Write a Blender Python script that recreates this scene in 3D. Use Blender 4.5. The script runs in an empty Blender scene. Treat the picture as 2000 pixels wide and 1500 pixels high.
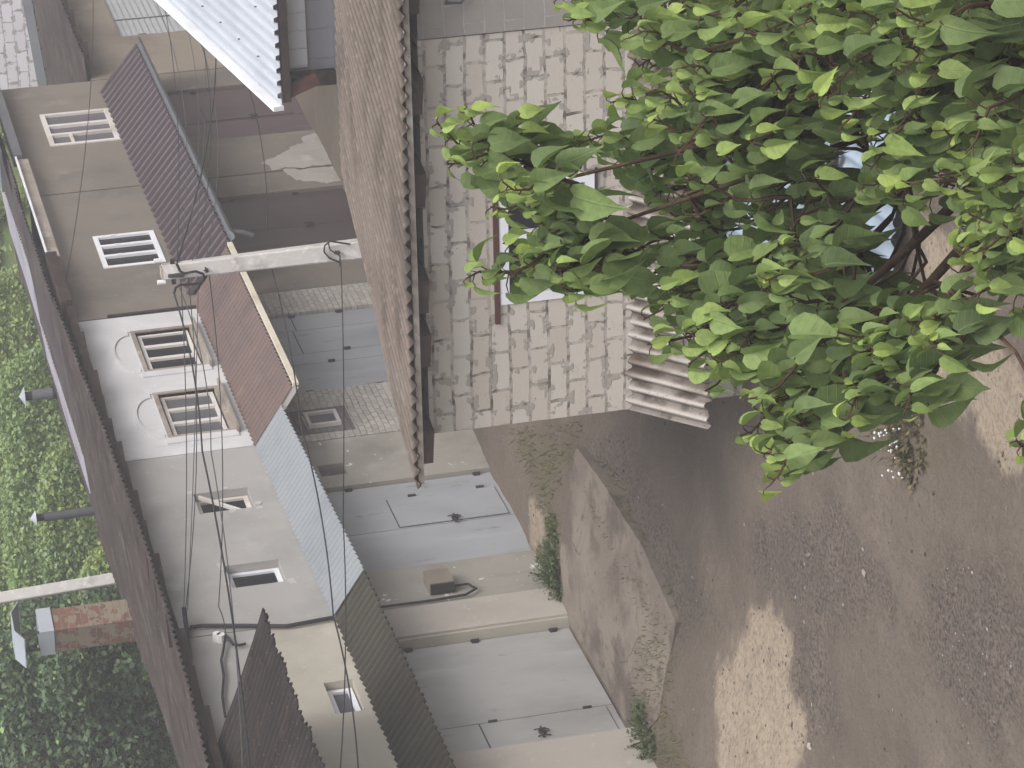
import bpy, bmesh, math, random
from mathutils import Vector, Matrix, noise
random.seed(7)
R = math.radians
sc = bpy.context.scene
COL = sc.collection

# ------------------------------------------------------------------ camera
CAM = Vector((0, 0, 8.35)); F = 6000.0
_a, _p, _t = R(25.1), R(12.7), R(7.0)
_fh = Vector((math.cos(_a), math.sin(_a), 0)); _rt = Vector((math.sin(_a), -math.cos(_a), 0))
_fw = _fh*math.cos(_p) - Vector((0, 0, math.sin(_p)))
_dn = -(Vector((0, 0, math.cos(_p))) + _fh*math.sin(_p))
_U = _rt*math.cos(_t) + _dn*math.sin(_t)      # image up (camera is turned on its side)
_V = -_rt*math.sin(_t) + _dn*math.cos(_t)     # image right
def ray(x, y): return _fw*F + _U*(750-y) + _V*(x-1000)
def on_y(x, y, Y): d = ray(x, y); return CAM + d*(Y/d.y)
def on_x(x, y, X): d = ray(x, y); return CAM + d*(X/d.x)
def on_z(x, y, Z): d = ray(x, y); return CAM + d*((Z-CAM.z)/d.z)
def at(x, y, dist): return CAM + ray(x, y).normalized()*dist

cd = bpy.data.cameras.new('camera'); cam = bpy.data.objects.new('camera', cd); COL.objects.link(cam)
cam.matrix_world = Matrix(((_V.x, _U.x, -_fw.x, CAM.x), (_V.y, _U.y, -_fw.y, CAM.y), (_V.z, _U.z, -_fw.z, CAM.z), (0, 0, 0, 1)))
cd.sensor_width = 36; cd.lens = F/2000*36; cd.clip_start = .2; cd.clip_end = 2000
sc.camera = cam

# ------------------------------------------------------------------ materials
def lin(r, g, b):
    f = lambda v: (v/255/12.92 if v/255 <= .04045 else ((v/255+.055)/1.055)**2.4)
    return (f(r), f(g), f(b), 1)
class NT:
    def __init__(s, name):
        s.m = bpy.data.materials.new(name); s.m.use_nodes = True
        s.t = s.m.node_tree; s.n = s.t.nodes; s.b = s.n['Principled BSDF']
        s.pos = s.n.new('ShaderNodeNewGeometry').outputs['Position']
    def link(s, a, b): s.t.links.new(a, b)
    def node(s, typ, **kw):
        n = s.n.new(typ)
        for k, v in kw.items():
            if k.startswith('_'): setattr(n, k[1:], v)
            else: n.inputs[k.replace('__', ' ')].default_value = v
        return n
    def val(s, sock, v):
        if hasattr(v, 'is_output') or isinstance(v, bpy.types.NodeSocket): s.link(v, sock)
        else: sock.default_value = v
    def math(s, op, a, b=0.0, clamp=False):
        n = s.n.new('ShaderNodeMath'); n.operation = op; n.use_clamp = clamp
        s.val(n.inputs[0], a); s.val(n.inputs[1], b); return n.outputs[0]
    def mix(s, f, a, b):
        n = s.n.new('ShaderNodeMix'); n.data_type = 'RGBA'
        s.val(n.inputs[0], f); s.val(n.inputs[6], a); s.val(n.inputs[7], b); return n.outputs[2]
    def vec(s, scale=(1, 1, 1), loc=(0, 0, 0), src=None):
        n = s.n.new('ShaderNodeMapping'); n.inputs['Scale'].default_value = scale; n.inputs['Location'].default_value = loc
        s.link(src or s.pos, n.inputs['Vector']); return n.outputs[0]
    def noise(s, scale, detail=4, stretch=(1, 1, 1), loc=(0, 0, 0), rough=.55, dist=0, src=None):
        n = s.node('ShaderNodeTexNoise', Scale=scale, Detail=detail, Roughness=rough, Distortion=dist)
        s.link(s.vec(stretch, loc, src), n.inputs['Vector']); return n.outputs['Fac']
    def ramp(s, f, lo, hi):
        n = s.n.new('ShaderNodeMapRange'); n.interpolation_type = 'SMOOTHSTEP'
        s.link(f, n.inputs[0]); n.inputs[1].default_value = lo; n.inputs[2].default_value = hi; return n.outputs[0]
    def bump(s, h, strength=.3, dist=.02):
        n = s.node('ShaderNodeBump', Strength=strength, Distance=dist); s.link(h, n.inputs['Height'])
        s.link(n.outputs[0], s.b.inputs['Normal'])
    def attr(s, name):
        n = s.n.new('ShaderNodeAttribute'); n.attribute_name = name; return n
    def out(s, col, rough=.85, metal=0.0, spec=.3):
        s.val(s.b.inputs['Base Color'], col); s.val(s.b.inputs['Roughness'], rough)
        s.b.inputs['Metallic'].default_value = metal; s.b.inputs['Specular IOR Level'].default_value = spec
        return s.m
def weathered(name, base, layers, rough=.88, bump=(30, .25, .01), metal=0.0, spec=.25, valley_shade=0):
    """layers: (colour, noise scale, lo, hi, stretch, detail)"""
    s = NT(name); col = base
    for i, (c, sc_, lo, hi, st, det) in enumerate(layers):
        f = s.ramp(s.noise(sc_, det, st, (i*7.3, i*3.1, i*5.7)), lo, hi)
        col = s.mix(f, col, c)
    if valley_shade:
        shade_attr = s.attr('dirt'); col = s.mix(s.math('MULTIPLY', shade_attr.outputs['Fac'], valley_shade), col, tuple(v*.5 for v in base[:3])+(1,))
    if bump: s.bump(s.noise(bump[0], 6), bump[1], bump[2])
    return s.out(col, rough, metal, spec)
V1 = (1, 1, 1); DRIP = (1, 1, .18)
M = {}
def plaster(key, base, dark, light, extra=()):
    M[key] = weathered(key, base, [(dark, .9, .42, .75, V1, 6), (light, 1.7, .55, .78, V1, 6), (dark, 3.2, .6, .8, DRIP, 5),
        (light, 14, .62, .75, V1, 3)] + list(extra), .92, (45, .35, .006))
plaster('grey_plaster', lin(158, 155, 152), lin(143, 141, 137), lin(170, 168, 166))
plaster('white_plaster', lin(197, 195, 196), lin(176, 174, 175), lin(212, 210, 211))
plaster('smear_plaster', lin(176, 174, 172), lin(166, 164, 162), lin(184, 182, 180))
plaster('brown_plaster', lin(118, 110, 101), lin(103, 97, 91), lin(132, 124, 113), [(lin(140, 132, 122), 26, .72, .78, V1, 2)])
plaster('tan_plaster', lin(128, 119, 107), lin(108, 99, 89), lin(142, 133, 121))
plaster('cream_plaster', lin(170, 164, 152), lin(150, 144, 134), lin(180, 175, 163))
plaster('stained_concrete', lin(146, 142, 134), lin(122, 118, 110), lin(160, 155, 147), [(lin(205, 203, 200), 5.5, .665, .70, V1, 5)])
plaster('smooth_pillar', lin(170, 163, 154), lin(157, 150, 142), lin(180, 174, 166))
plaster('salt_patch', lin(162, 156, 150), lin(136, 128, 120), lin(182, 178, 175))
plaster('bluegrey_blocks', lin(140, 138, 143), lin(128, 126, 131), lin(152, 150, 156))
def metal(key, base, dark, light, rough=.5, spec=.4, rust=None):
    L = [(dark, 1.2, .42, .75, (1, 1, .5), 5), (light, 2.6, .55, .8, DRIP, 5), (dark, 16, .62, .8, (1, 1, .3), 4)]
    if rust: L.append((rust, 5, .62, .76, (1, 1, .4), 6))
    M[key] = weathered(key, base, L, rough, (20, .06, .006), 0, spec, .42)
metal('door_grey', lin(162, 161, 160), lin(140, 139, 138), lin(174, 173, 172), rust=lin(140, 128, 118))
metal('door_bluegrey', lin(156, 158, 162), lin(138, 140, 144), lin(166, 168, 171), rust=lin(126, 122, 118))
metal('door_slate', lin(142, 144, 150), lin(124, 127, 133), lin(152, 155, 160), rust=lin(112, 106, 104))
metal('door_maroon', lin(86, 71, 74), lin(72, 60, 64), lin(102, 89, 92))
metal('door_brown', lin(72, 60, 60), lin(61, 51, 52), lin(84, 72, 73))
metal('roller_grey', lin(152, 155, 156), lin(141, 144, 146), lin(161, 163, 164))
metal('purple_sheet', lin(72, 60, 63), lin(65, 54, 58), lin(79, 67, 70), .34, .45)
metal('red_sheet', lin(92, 72, 66), lin(74, 59, 56), lin(112, 92, 86), .55)
metal('blue_sheet', lin(126, 131, 136), lin(110, 116, 122), lin(138, 142, 146), .5)
metal('white_sheet', lin(188, 193, 201), lin(172, 178, 187), lin(200, 204, 210), .45)
metal('lilac_sheet', lin(150, 146, 154), lin(122, 118, 126), lin(170, 166, 174), .5)
metal('pale_blue_sheet', lin(150, 165, 180), lin(118, 130, 142), lin(176, 188, 200), .5, rust=lin(140, 115, 95))
metal('gutter_zinc', lin(92, 94, 98), lin(78, 80, 85), lin(106, 108, 112), .45)
metal('galvanised', lin(160, 165, 172), lin(140, 145, 152), lin(182, 186, 192), .4)
metal('dark_iron', lin(52, 46, 46), lin(42, 38, 38), lin(70, 60, 56), .6)
metal('white_paint', lin(222, 223, 228), lin(208, 209, 214), lin(228, 229, 232), .45)
metal('old_white_paint', lin(205, 200, 196), lin(170, 160, 150), lin(216, 213, 211), .7)
metal('cream_board', lin(206, 198, 180), lin(176, 164, 144), lin(216, 210, 196), .7)
def sheet(key, base, dark, light, speck, speck_amt=.68, rough=.92, valley_shade=.6):
    s = NT(key)
    col = s.mix(s.ramp(s.noise(1.1, 6), .38, .7), base, dark)
    col = s.mix(s.ramp(s.noise(4.5, 6, (1, .5, 1), (3, 1, 2)), .5, .75), col, light)
    col = s.mix(s.ramp(s.noise(38, 3, V1, (9, 2, 4)), speck_amt, speck_amt+.06), col, speck)
    col = s.mix(s.ramp(s.noise(22, 4, V1, (1, 8, 4)), .6, .7), col, dark)
    shade_attr = s.attr('dirt'); col = s.mix(s.math('MULTIPLY', s.math('MULTIPLY', shade_attr.outputs['Fac'], valley_shade), s.ramp(s.noise(3, 4, V1, (2, 9, 1)), .15, .5), True), col, tuple(v*.45 for v in dark[:3])+(1,))
    s.bump(s.noise(60, 5), .4, .006)
    M[key] = s.out(col, rough, 0, .15)
sheet('asbestos_tan', lin(112, 101, 93), lin(84, 74, 67), lin(130, 118, 108), lin(138, 127, 116), .68, .92, 1.0)
sheet('asbestos_brown', lin(68, 60, 57), lin(52, 45, 43), lin(96, 90, 88), lin(124, 116, 111), .67)
sheet('asbestos_black', lin(48, 43, 42), lin(38, 34, 33), lin(62, 54, 51), lin(132, 116, 102), .66)
s = NT('asbestos_grey'); shade_attr = s.attr('dirt')
col = s.mix(s.ramp(s.noise(1.6, 5, (.5, 1, .5)), .48, .62), lin(164, 158, 152), lin(112, 100, 90))
col = s.mix(s.math('MULTIPLY', s.ramp(s.noise(3.0, 6, V1, (3, 1, 2)), .42, .6), shade_attr.outputs['Fac']), col, lin(62, 50, 42))
col = s.mix(s.math('MULTIPLY', shade_attr.outputs['Fac'], .55), col, lin(66, 56, 49))
col = s.mix(s.ramp(s.noise(40, 4), .62, .7), col, lin(64, 52, 44))
s.bump(s.noise(60, 5), .4, .006); M['asbestos_grey'] = s.out(col, .9, 0, .15)
sheet('asbestos_green', lin(64, 63, 55), lin(54, 48, 43), lin(68, 68, 56), lin(112, 100, 92), .67)
sheet('dark_timber', lin(58, 47, 43), lin(46, 38, 36), lin(78, 64, 58), lin(96, 84, 76), .7)
sheet('weathered_timber', lin(150, 141, 132), lin(122, 111, 102), lin(172, 164, 155), lin(100, 84, 70), .7)
sheet('roof_felt', lin(74, 68, 68), lin(58, 52, 52), lin(96, 88, 86), lin(120, 110, 104), .7)
sheet('bark', lin(74, 58, 46), lin(52, 41, 33), lin(98, 80, 64), lin(110, 94, 78), .68)
def plain(key, c, rough=.6, spec=.3, metal=0):
    s = NT(key); n = s.noise(9, 3); col = s.mix(n, c, tuple(v*.8 for v in c[:3])+(1,)); M[key] = s.out(col, rough, metal, spec)
plain('glass_dark', (.012, .012, .014, 1), .2, .12)
plain('curtain_glass', (.10, .10, .115, 1), .18, .5)
plain('cable_black', (.02, .02, .022, 1), .6)
plain('cable_grey', (.07, .07, .075, 1), .6)
plain('porcelain', lin(225, 225, 225), .3, .5)
plain('soot', (.02, .02, .02, 1), .9)
plain('red_brick_dark', lin(84, 52, 44), .9)

def blockwork(key, block, block2, mortar, gap, w, h, mort=.012, smear=.085, plane='yz', off=.5, smear_thr=.47, zoff=0.0):
    s = NT(key)
    sep = s.n.new('ShaderNodeSeparateXYZ'); s.link(s.pos, sep.inputs[0])
    wn = s.node('ShaderNodeTexNoise', Scale=7.0, Detail=4.0); s.link(s.pos, wn.inputs['Vector'])
    wob = s.math('MULTIPLY', s.math('SUBTRACT', wn.outputs['Fac'], .5), .065)
    wn2 = s.node('ShaderNodeTexNoise', Scale=1.3, Detail=2.0); s.link(s.pos, wn2.inputs['Vector'])
    wob2 = s.math('MULTIPLY', s.math('SUBTRACT', wn2.outputs['Fac'], .5), .05)
    cmb = s.n.new('ShaderNodeCombineXYZ')
    s.link(s.math('ADD', s.math('ADD', sep.outputs[1 if plane == 'yz' else 0], wob), wob2), cmb.inputs[0])
    s.link(s.math('ADD', s.math('ADD', sep.outputs[2], zoff), s.math('ADD', wob2, s.math('MULTIPLY', wob, .6))), cmb.inputs[1])
    def brick(m, smooth):
        b = s.node('ShaderNodeTexBrick', Scale=1.0, _offset=off)
        b.inputs['Mortar Size'].default_value = m; b.inputs['Mortar Smooth'].default_value = smooth
        b.inputs['Brick Width'].default_value = w; b.inputs['Row Height'].default_value = h
        b.inputs['Color1'].default_value = (0, 0, 0, 1); b.inputs['Color2'].default_value = (1, 1, 1, 1); b.inputs['Bias'].default_value = 0
        b.inputs['Mortar'].default_value = (.5, .5, .5, 1)
        s.link(cmb.outputs[0], b.inputs['Vector']); return b
    b1 = brick(mort, .25); b2 = brick(smear, .6)
    per = s.node('ShaderNodeRGBToBW'); s.link(b1.outputs['Color'], per.inputs[0])
    col = s.mix(per.outputs[0], block, block2)
    col = s.mix(s.ramp(s.noise(5, 5, V1, (2, 3, 1)), .55, .8), col, tuple(v*.86 for v in block[:3])+(1,))
    col = s.mix(s.ramp(s.noise(30, 4, V1, (5, 3, 1)), .66, .74), col, tuple(v*.7 for v in mortar[:3])+(1,))
    # ragged mortar smeared over the block edges
    sm = s.math('MULTIPLY', b2.outputs['Fac'], s.ramp(s.noise(6.0, 6, V1, (4, 1, 7)), smear_thr, smear_thr+.08))
    sm = s.ramp(sm, .25, .55)
    col = s.mix(sm, col, mortar)
    mcol = s.mix(s.ramp(s.noise(9, 5, V1, (8, 1, 3)), .46, .6), mortar, gap)
    joint = s.math('MULTIPLY', s.ramp(b1.outputs['Fac'], .3, .8), s.math('ADD', .35, s.math('MULTIPLY', s.ramp(s.noise(4.5, 5, V1, (1, 9, 4)), .35, .6), .65)))
    col = s.mix(s.math('MULTIPLY', s.ramp(s.noise(8, 7, V1, (3, 9, 8), .7), .62, .70), .4), col, mortar)
    col = s.mix(joint, col, mcol)
    hgt = s.math('SUBTRACT', s.math('MULTIPLY', s.noise(26, 6), .25), s.math('MULTIPLY', joint, 1.0))
    s.bump(s.math('ADD', hgt, s.math('MULTIPLY', sm, .35)), .9, .014)
    M[key] = s.out(col, .93, 0, .15)
blockwork('shell_blocks', lin(190, 183, 174), lin(180, 170, 159), lin(156, 149, 141), lin(98, 90, 83), .388, .189, .016, .075, smear_thr=.525)
blockwork('white_blocks', lin(218, 214, 220), lin(208, 204, 209), lin(172, 166, 166), lin(120, 114, 114), .46, .235, smear=.06, smear_thr=.5)
blockwork('smooth_blocks', lin(146, 140, 134), lin(140, 134, 129), lin(156, 151, 147), lin(162, 157, 153), .388, .189, .009, .02, smear_thr=.8)
blockwork('facing_tiles', lin(172, 167, 160), lin(152, 147, 142), lin(136, 131, 126), lin(122, 117, 112), .155, .085, .008, .014, 'xz', smear_thr=.55)
blockwork('facing_tiles_dark', lin(116, 111, 110), lin(100, 96, 96), lin(92, 87, 84), lin(80, 76, 74), .155, .085, .008, .014, 'xz', smear_thr=.55)
blockwork('grey_blocks', lin(146, 146, 153), lin(141, 141, 148), lin(128, 127, 134), lin(118, 117, 124), .4, .4, .007, .012, smear_thr=.8)
blockwork('white_siding', lin(206, 207, 211), lin(202, 203, 207), lin(178, 178, 183), lin(166, 166, 170), .24, 2.0, .008, .01, smear_thr=.9)
blockwork('old_bricks', lin(120, 82, 68), lin(100, 78, 68), lin(124, 112, 98), lin(128, 118, 106), .25, .095, .008, .09, smear_thr=.46)

def leaf_mat(key, trans=.35, rough=.5):
    s = NT(key); a = s.attr('tint')
    v = s.noise(40, 3)
    col = s.mix(s.math('MULTIPLY', v, .25), a.outputs['Color'], (.02, .04, .01, 1))
    s.out(col, rough, 0, .3)
    tr = s.n.new('ShaderNodeBsdfTranslucent')
    s.link(s.mix(.35, col, (.22, .36, .03, 1)), tr.inputs['Color'])
    mx = s.node('ShaderNodeMixShader', Fac=trans)
    o = s.n['Material Output']
    s.link(s.b.outputs[0], mx.inputs[1]); s.link(tr.outputs[0], mx.inputs[2]); s.link(mx.outputs[0], o.inputs['Surface'])
    M[key] = s.m
leaf_mat('leaf_field', .38, .6); leaf_mat('leaf_dark', .15, .55); leaf_mat('weed_leaf', .25, .7)
s = NT('leaf_broad'); a = s.attr('tint'); lc = s.attr('lc'); sp_ = s.n.new('ShaderNodeSeparateXYZ'); s.link(lc.outputs['Vector'], sp_.inputs[0])
aw_ = s.math('ABSOLUTE', sp_.outputs[1])
side = s.math('ABSOLUTE', s.math('SINE', s.math('MULTIPLY', s.math('SUBTRACT', sp_.outputs[0], s.math('MULTIPLY', aw_, .55)), 19.0)))
vein = s.math('MAXIMUM', s.math('SUBTRACT', 1.0, s.ramp(aw_, .012, .035)), s.math('MULTIPLY', s.math('SUBTRACT', 1.0, s.ramp(side, .05, .3)), .6))
nz = s.noise(26, 4)
col = s.mix(s.math('MULTIPLY', s.ramp(nz, .4, .7), .28), a.outputs['Color'], (.03, .055, .018, 1))
col = s.mix(s.math('MULTIPLY', vein, .3), col, (.26, .36, .14, 1))
s.bump(s.math('ADD', s.math('MULTIPLY', vein, -.7), s.math('MULTIPLY', nz, .5)), .55, .006)
s.out(col, .62, 0, .25)
tr_ = s.n.new('ShaderNodeBsdfTranslucent'); s.link(s.mix(.4, col, (.2, .34, .04, 1)), tr_.inputs['Color'])
mx = s.node('ShaderNodeMixShader', Fac=.3); s.link(s.b.outputs[0], mx.inputs[1]); s.link(tr_.outputs[0], mx.inputs[2]); s.link(mx.outputs[0], s.n['Material Output'].inputs['Surface'])
M['leaf_broad'] = s.m
s = NT('stone_mix'); a = s.attr('tint'); M['stone_mix'] = s.out(s.mix(s.math('MULTIPLY', s.noise(60, 3), .4), a.outputs['Color'], (.08, .07, .065, 1)), .9, 0, .2)

# ground: mud, sand, gravel, weeds and field soil, by masks with their own shapes
s = NT('ground_mix'); a = s.attr('mask'); sep = s.n.new('ShaderNodeSeparateColor'); s.link(a.outputs['Color'], sep.inputs[0])
RUT = (.9, .35, 1)
col = s.mix(s.ramp(s.noise(.55, 7, RUT), .35, .68), lin(110, 99, 88), lin(90, 81, 72))
col = s.mix(s.ramp(s.noise(1.5, 7, RUT, (4, 2, 0)), .5, .78), col, lin(120, 108, 97))
col = s.mix(s.ramp(s.noise(2.4, 8, RUT, (1, 6, 0)), .55, .8), col, lin(106, 98, 88))
col = s.mix(s.math('MULTIPLY', s.ramp(s.noise(13, 9, (1, .8, 1), (5, 8, 2), .7), .48, .62), .6), col, lin(92, 82, 74))
col = s.mix(s.math('MULTIPLY', s.ramp(s.noise(80, 4, V1, (2, 8, 2)), .56, .66), .6), col, lin(128, 117, 108))
col = s.mix(s.ramp(s.noise(34, 4), .58, .72), col, lin(84, 75, 67))
col = s.mix(s.ramp(s.noise(48, 3, V1, (3, 3, 3)), .66, .72), col, lin(132, 122, 113))
grav = s.math('MULTIPLY', sep.outputs[2], s.ramp(s.noise(26, 5, V1, (7, 1, 0)), .42, .62))
col = s.mix(grav, col, lin(74, 67, 63))
sandn = s.math('ADD', sep.outputs[0], s.math('MULTIPLY', s.math('SUBTRACT', s.noise(3.2, 10, (1, .7, 1), V1, .72), .5), 1.9))
sandf = s.math('MULTIPLY', s.ramp(sandn, .35, 1.0), s.ramp(sep.outputs[0], .02, .2))
col = s.mix(s.math('MULTIPLY', sandf, .72), col, s.mix(s.ramp(s.noise(24, 8, (1, .7, 1), (2, 2, 0), .7), .42, .7), lin(174, 159, 138), lin(126, 112, 99)))
grn = s.math('ADD', sep.outputs[1], s.math('MULTIPLY', s.math('SUBTRACT', s.noise(9, 7), .5), 1.2))
grf = s.math('MULTIPLY', s.math('MULTIPLY', s.ramp(grn, .45, .8), s.ramp(sep.outputs[1], .02, .2)), .6)
col = s.mix(grf, col, s.mix(s.noise(22, 5), lin(88, 84, 60), lin(104, 92, 78)))
hill = s.mix(s.ramp(s.noise(.7, 6), .4, .65), lin(78, 96, 52), lin(92, 98, 64))
al = s.attr('hill'); col = s.mix(al.outputs['Fac'], col, hill)
s.bump(s.math('ADD', s.noise(20, 8, V1, V1, .7), s.math('MULTIPLY', s.noise(4, 6, RUT), .9)), .9, .04)
M['ground_mix'] = s.out(col, .9, 0, .25)
s = NT('pad_concrete')
col = s.mix(s.ramp(s.noise(1.2, 7), .42, .6), lin(122, 113, 103), lin(110, 101, 93))
col = s.mix(s.ramp(s.noise(1.0, 6, V1, (3, 7, 0)), .5, .6), col, lin(92, 83, 76))
col = s.mix(s.ramp(s.noise(9, 7, V1, (6, 2, 0)), .58, .7), col, lin(88, 79, 73))
col = s.mix(s.ramp(s.noise(40, 4), .6, .72), col, lin(136, 126, 115))
cr = s.node('ShaderNodeTexVoronoi', Scale=.9, _feature='DISTANCE_TO_EDGE'); 
wv = s.node('ShaderNodeTexNoise', Scale=3.0, Detail=5.0); s.link(s.pos, wv.inputs['Vector'])
s.link(s.mix(.16, s.pos, wv.outputs['Color']), cr.inputs['Vector'])
crk = s.ramp(cr.outputs['Distance'], .012, .0)
crk = s.math('MULTIPLY', s.math('SUBTRACT', 1.0, s.ramp(cr.outputs['Distance'], .001, .006)), s.ramp(s.noise(.9, 3, V1, (1, 1, 0)), .5, .6))
col = s.mix(crk, col, lin(76, 68, 62))
s.bump(s.math('SUBTRACT', s.noise(24, 7), crk), .5, .015)
M['pad_concrete'] = s.out(col, .92, 0, .2)
M['pole_concrete'] = weathered('pole_concrete', lin(190, 186, 183), [(lin(160, 154, 150), 3, .5, .75, V1, 6), (lin(205, 202, 200), 9, .5, .7, V1, 5), (lin(96, 88, 84), 13, .68, .74, (1, 1, .5), 5)], .9, (40, .5, .01))

# ------------------------------------------------------------------ mesh helpers
class MB:
    def __init__(s): s.v = []; s.f = []; s.tint = None; s.lc = []; s.dirt = []
    def add(s, vs, fs):
        o = len(s.v); s.v += [Vector(v) for v in vs]; s.f += [tuple(o+i for i in f) for f in fs]; return s
    def quad(s, a, b, c, d): return s.add([a, b, c, d], [(0, 1, 2, 3)])
    def hexa(s, p):      # p: 8 points, bottom ring then top ring
        return s.add(p, [(0, 3, 2, 1), (4, 5, 6, 7), (0, 1, 5, 4), (1, 2, 6, 5), (2, 3, 7, 6), (3, 0, 4, 7)])
    def box(s, x0, x1, y0, y1, z0, z1):
        return s.hexa([(x0, y0, z0), (x1, y0, z0), (x1, y1, z0), (x0, y1, z0), (x0, y0, z1), (x1, y0, z1), (x1, y1, z1), (x0, y1, z1)])
    def prism(s, pts, off):
        n = len(pts); off = Vector(off); pts = [Vector(p) for p in pts]
        return s.add(pts+[p+off for p in pts], [tuple(range(n))[::-1], tuple(range(n, 2*n))]+[(i, (i+1) % n, n+(i+1) % n, n+i) for i in range(n)])
    def bar(s, a, b, w, h, up=(0, 0, 1)):
        a, b = Vector(a), Vector(b); d = (b-a).normalized(); x = d.cross(Vector(up)).normalized()*w/2; y = x.normalized().cross(d)*h/2
        return s.hexa([a-x-y, a+x-y, b+x-y, b-x-y, a-x+y, a+x+y, b+x+y, b-x+y])
    def tube(s, pts, r, n=6, r1=None, cap=True):
        pts = [Vector(p) for p in pts]; m = len(pts); rings = []
        ref = Vector((0, 0, 1))
        if abs((pts[-1]-pts[0]).normalized().z) > .9: ref = Vector((1, 0, 0))
        o = len(s.v); x = None
        for i, p in enumerate(pts):
            d = (pts[min(i+1, m-1)]-pts[max(i-1, 0)]).normalized()
            x = (d.cross(ref) if x is None else x - d*x.dot(d))
            if x.length < 1e-5: x = d.orthogonal()
            x.normalize(); y = d.cross(x)
            rr = r if r1 is None else r+(r1-r)*i/(m-1)
            for k in range(n):
                t = 2*math.pi*k/n; s.v.append(p+(x*math.cos(t)+y*math.sin(t))*rr)
        for i in range(m-1):
            for k in range(n):
                s.f.append((o+i*n+k, o+i*n+(k+1) % n, o+(i+1)*n+(k+1) % n, o+(i+1)*n+k))
        if cap:
            s.f.append(tuple(o+k for k in range(n))[::-1]); s.f.append(tuple(o+(m-1)*n+k for k in range(n)))
        return s
    def wave(s, A, B, C, D, pitch, amp, th=.008, kind='sin', seg=4, jag=0.0, sag=0.0, seed=0, sub=6):
        """corrugated sheet: waves run from edge A-B (eave) to edge D-C"""
        A, B, C, D = map(Vector, (A, B, C, D)); L = (B-A).length; n = max(2, int(L/pitch)); N = n*sub
        nrm = (B-A).cross(D-A).normalized()
        if nrm.z < 0: nrm = -nrm
        rnd = random.Random(seed); top = []; flank_dark = []; o = len(s.v)
        jg = [rnd.uniform(-jag, jag) for _ in range(n+2)]
        for j in range(seg+1):
            t = j/seg
            for i in range(N+1):
                u = i/N; ph = (i % sub)/sub
                if kind == 'sin': h = amp*math.sin(2*math.pi*ph)
                else: h = amp*(1 if .08 <= ph < .42 else (-1 if ph > .5 else (ph/.08*2-1 if ph < .08 else 1-(ph-.42)/.08*2)))
                P = A.lerp(B, u).lerp(D.lerp(C, u), t)
                if jag and j in (0, seg): P = P+(D-A).normalized()*jg[i//sub]*(1 if j == 0 else -1)
                if sag: P = P+Vector((0, 0, sag*(noise.noise(Vector((u*L*.35, t*2, seed*9.1))) + .5*noise.noise(Vector((u*L*1.1, t*3, seed*3.7))))))
                top.append(P+nrm*h); flank_dark.append(max(0, min(1, .7-h/amp)))  # 'dirt' is painted shading: lower wave flanks darkened, crests left lit
        s.dirt += flank_dark+flank_dark; s.v += top; s.v += [p-nrm*th for p in top]; W = N+1; K = len(top)
        for j in range(seg):
            for i in range(N):
                a = o+j*W+i; s.f.append((a, a+1, a+W+1, a+W)); s.f.append((K+a+W, K+a+W+1, K+a+1, K+a))
        for i in range(N):
            s.f.append((o+i, o+K+i, o+K+i+1, o+i+1)); a = o+seg*W+i; s.f.append((a+1, a+K+1, a+K, a))
        for j in range(seg):
            a = o+j*W; s.f.append((a, a+W, a+W+K, a+K)); a += N; s.f.append((a+K, a+W+K, a+W, a))
        return s
    def build(s, name, mat, parent=None, loc=None, recalc=True, smooth=False, sharp=True):
        base = Vector((0, 0, 0))
        if parent is not None:
            q = parent
            while q is not None: base = base+q.location; q = q.parent
        elif loc is not None: base = Vector(loc)
        me = bpy.data.meshes.new(name); me.from_pydata([v-base for v in s.v], [], s.f)
        if recalc:
            bm = bmesh.new(); bm.from_mesh(me); bmesh.ops.recalc_face_normals(bm, faces=bm.faces); bm.to_mesh(me); bm.free()
        me.materials.append(M[mat] if isinstance(mat, str) else mat)
        if s.tint:
            ca = me.color_attributes.new('tint', 'FLOAT_COLOR', 'POINT')
            ca.data.foreach_set('color', [c for t in s.tint for c in t])
        if s.lc:
            la = me.attributes.new('lc', 'FLOAT_VECTOR', 'POINT'); la.data.foreach_set('vector', [c for t in s.lc for c in t])
        if s.dirt and len(s.dirt) == len(s.v):
            da = me.attributes.new('dirt', 'FLOAT', 'POINT'); da.data.foreach_set('value', s.dirt)
        if smooth:
            me.shade_smooth()
            if sharp: me.set_sharp_from_angle(angle=R(52))
        o = bpy.data.objects.new(name, me); COL.objects.link(o)
        if parent is not None: o.parent = parent
        elif loc is not None: o.location = base
        return o
def tag(o, label=None, cat=None, group=None, kind=None):
    if label: o['label'] = label
    if cat: o['category'] = cat
    if group: o['group'] = group
    if kind: o['kind'] = kind
    return o
def thing(name, loc, label, cat, group=None):
    o = bpy.data.objects.new(name, None); COL.objects.link(o); o.location = loc; o.empty_display_size = .3
    return tag(o, label, cat, group)
def sag_line(a, b, sag, n=14, wob=0.0):
    a, b = Vector(a), Vector(b)
    return [a.lerp(b, i/n)-Vector((0, 0, sag*4*(i/n)*(1-i/n)+wob*math.sin(i*2.3))) for i in range(n+1)]

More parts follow.
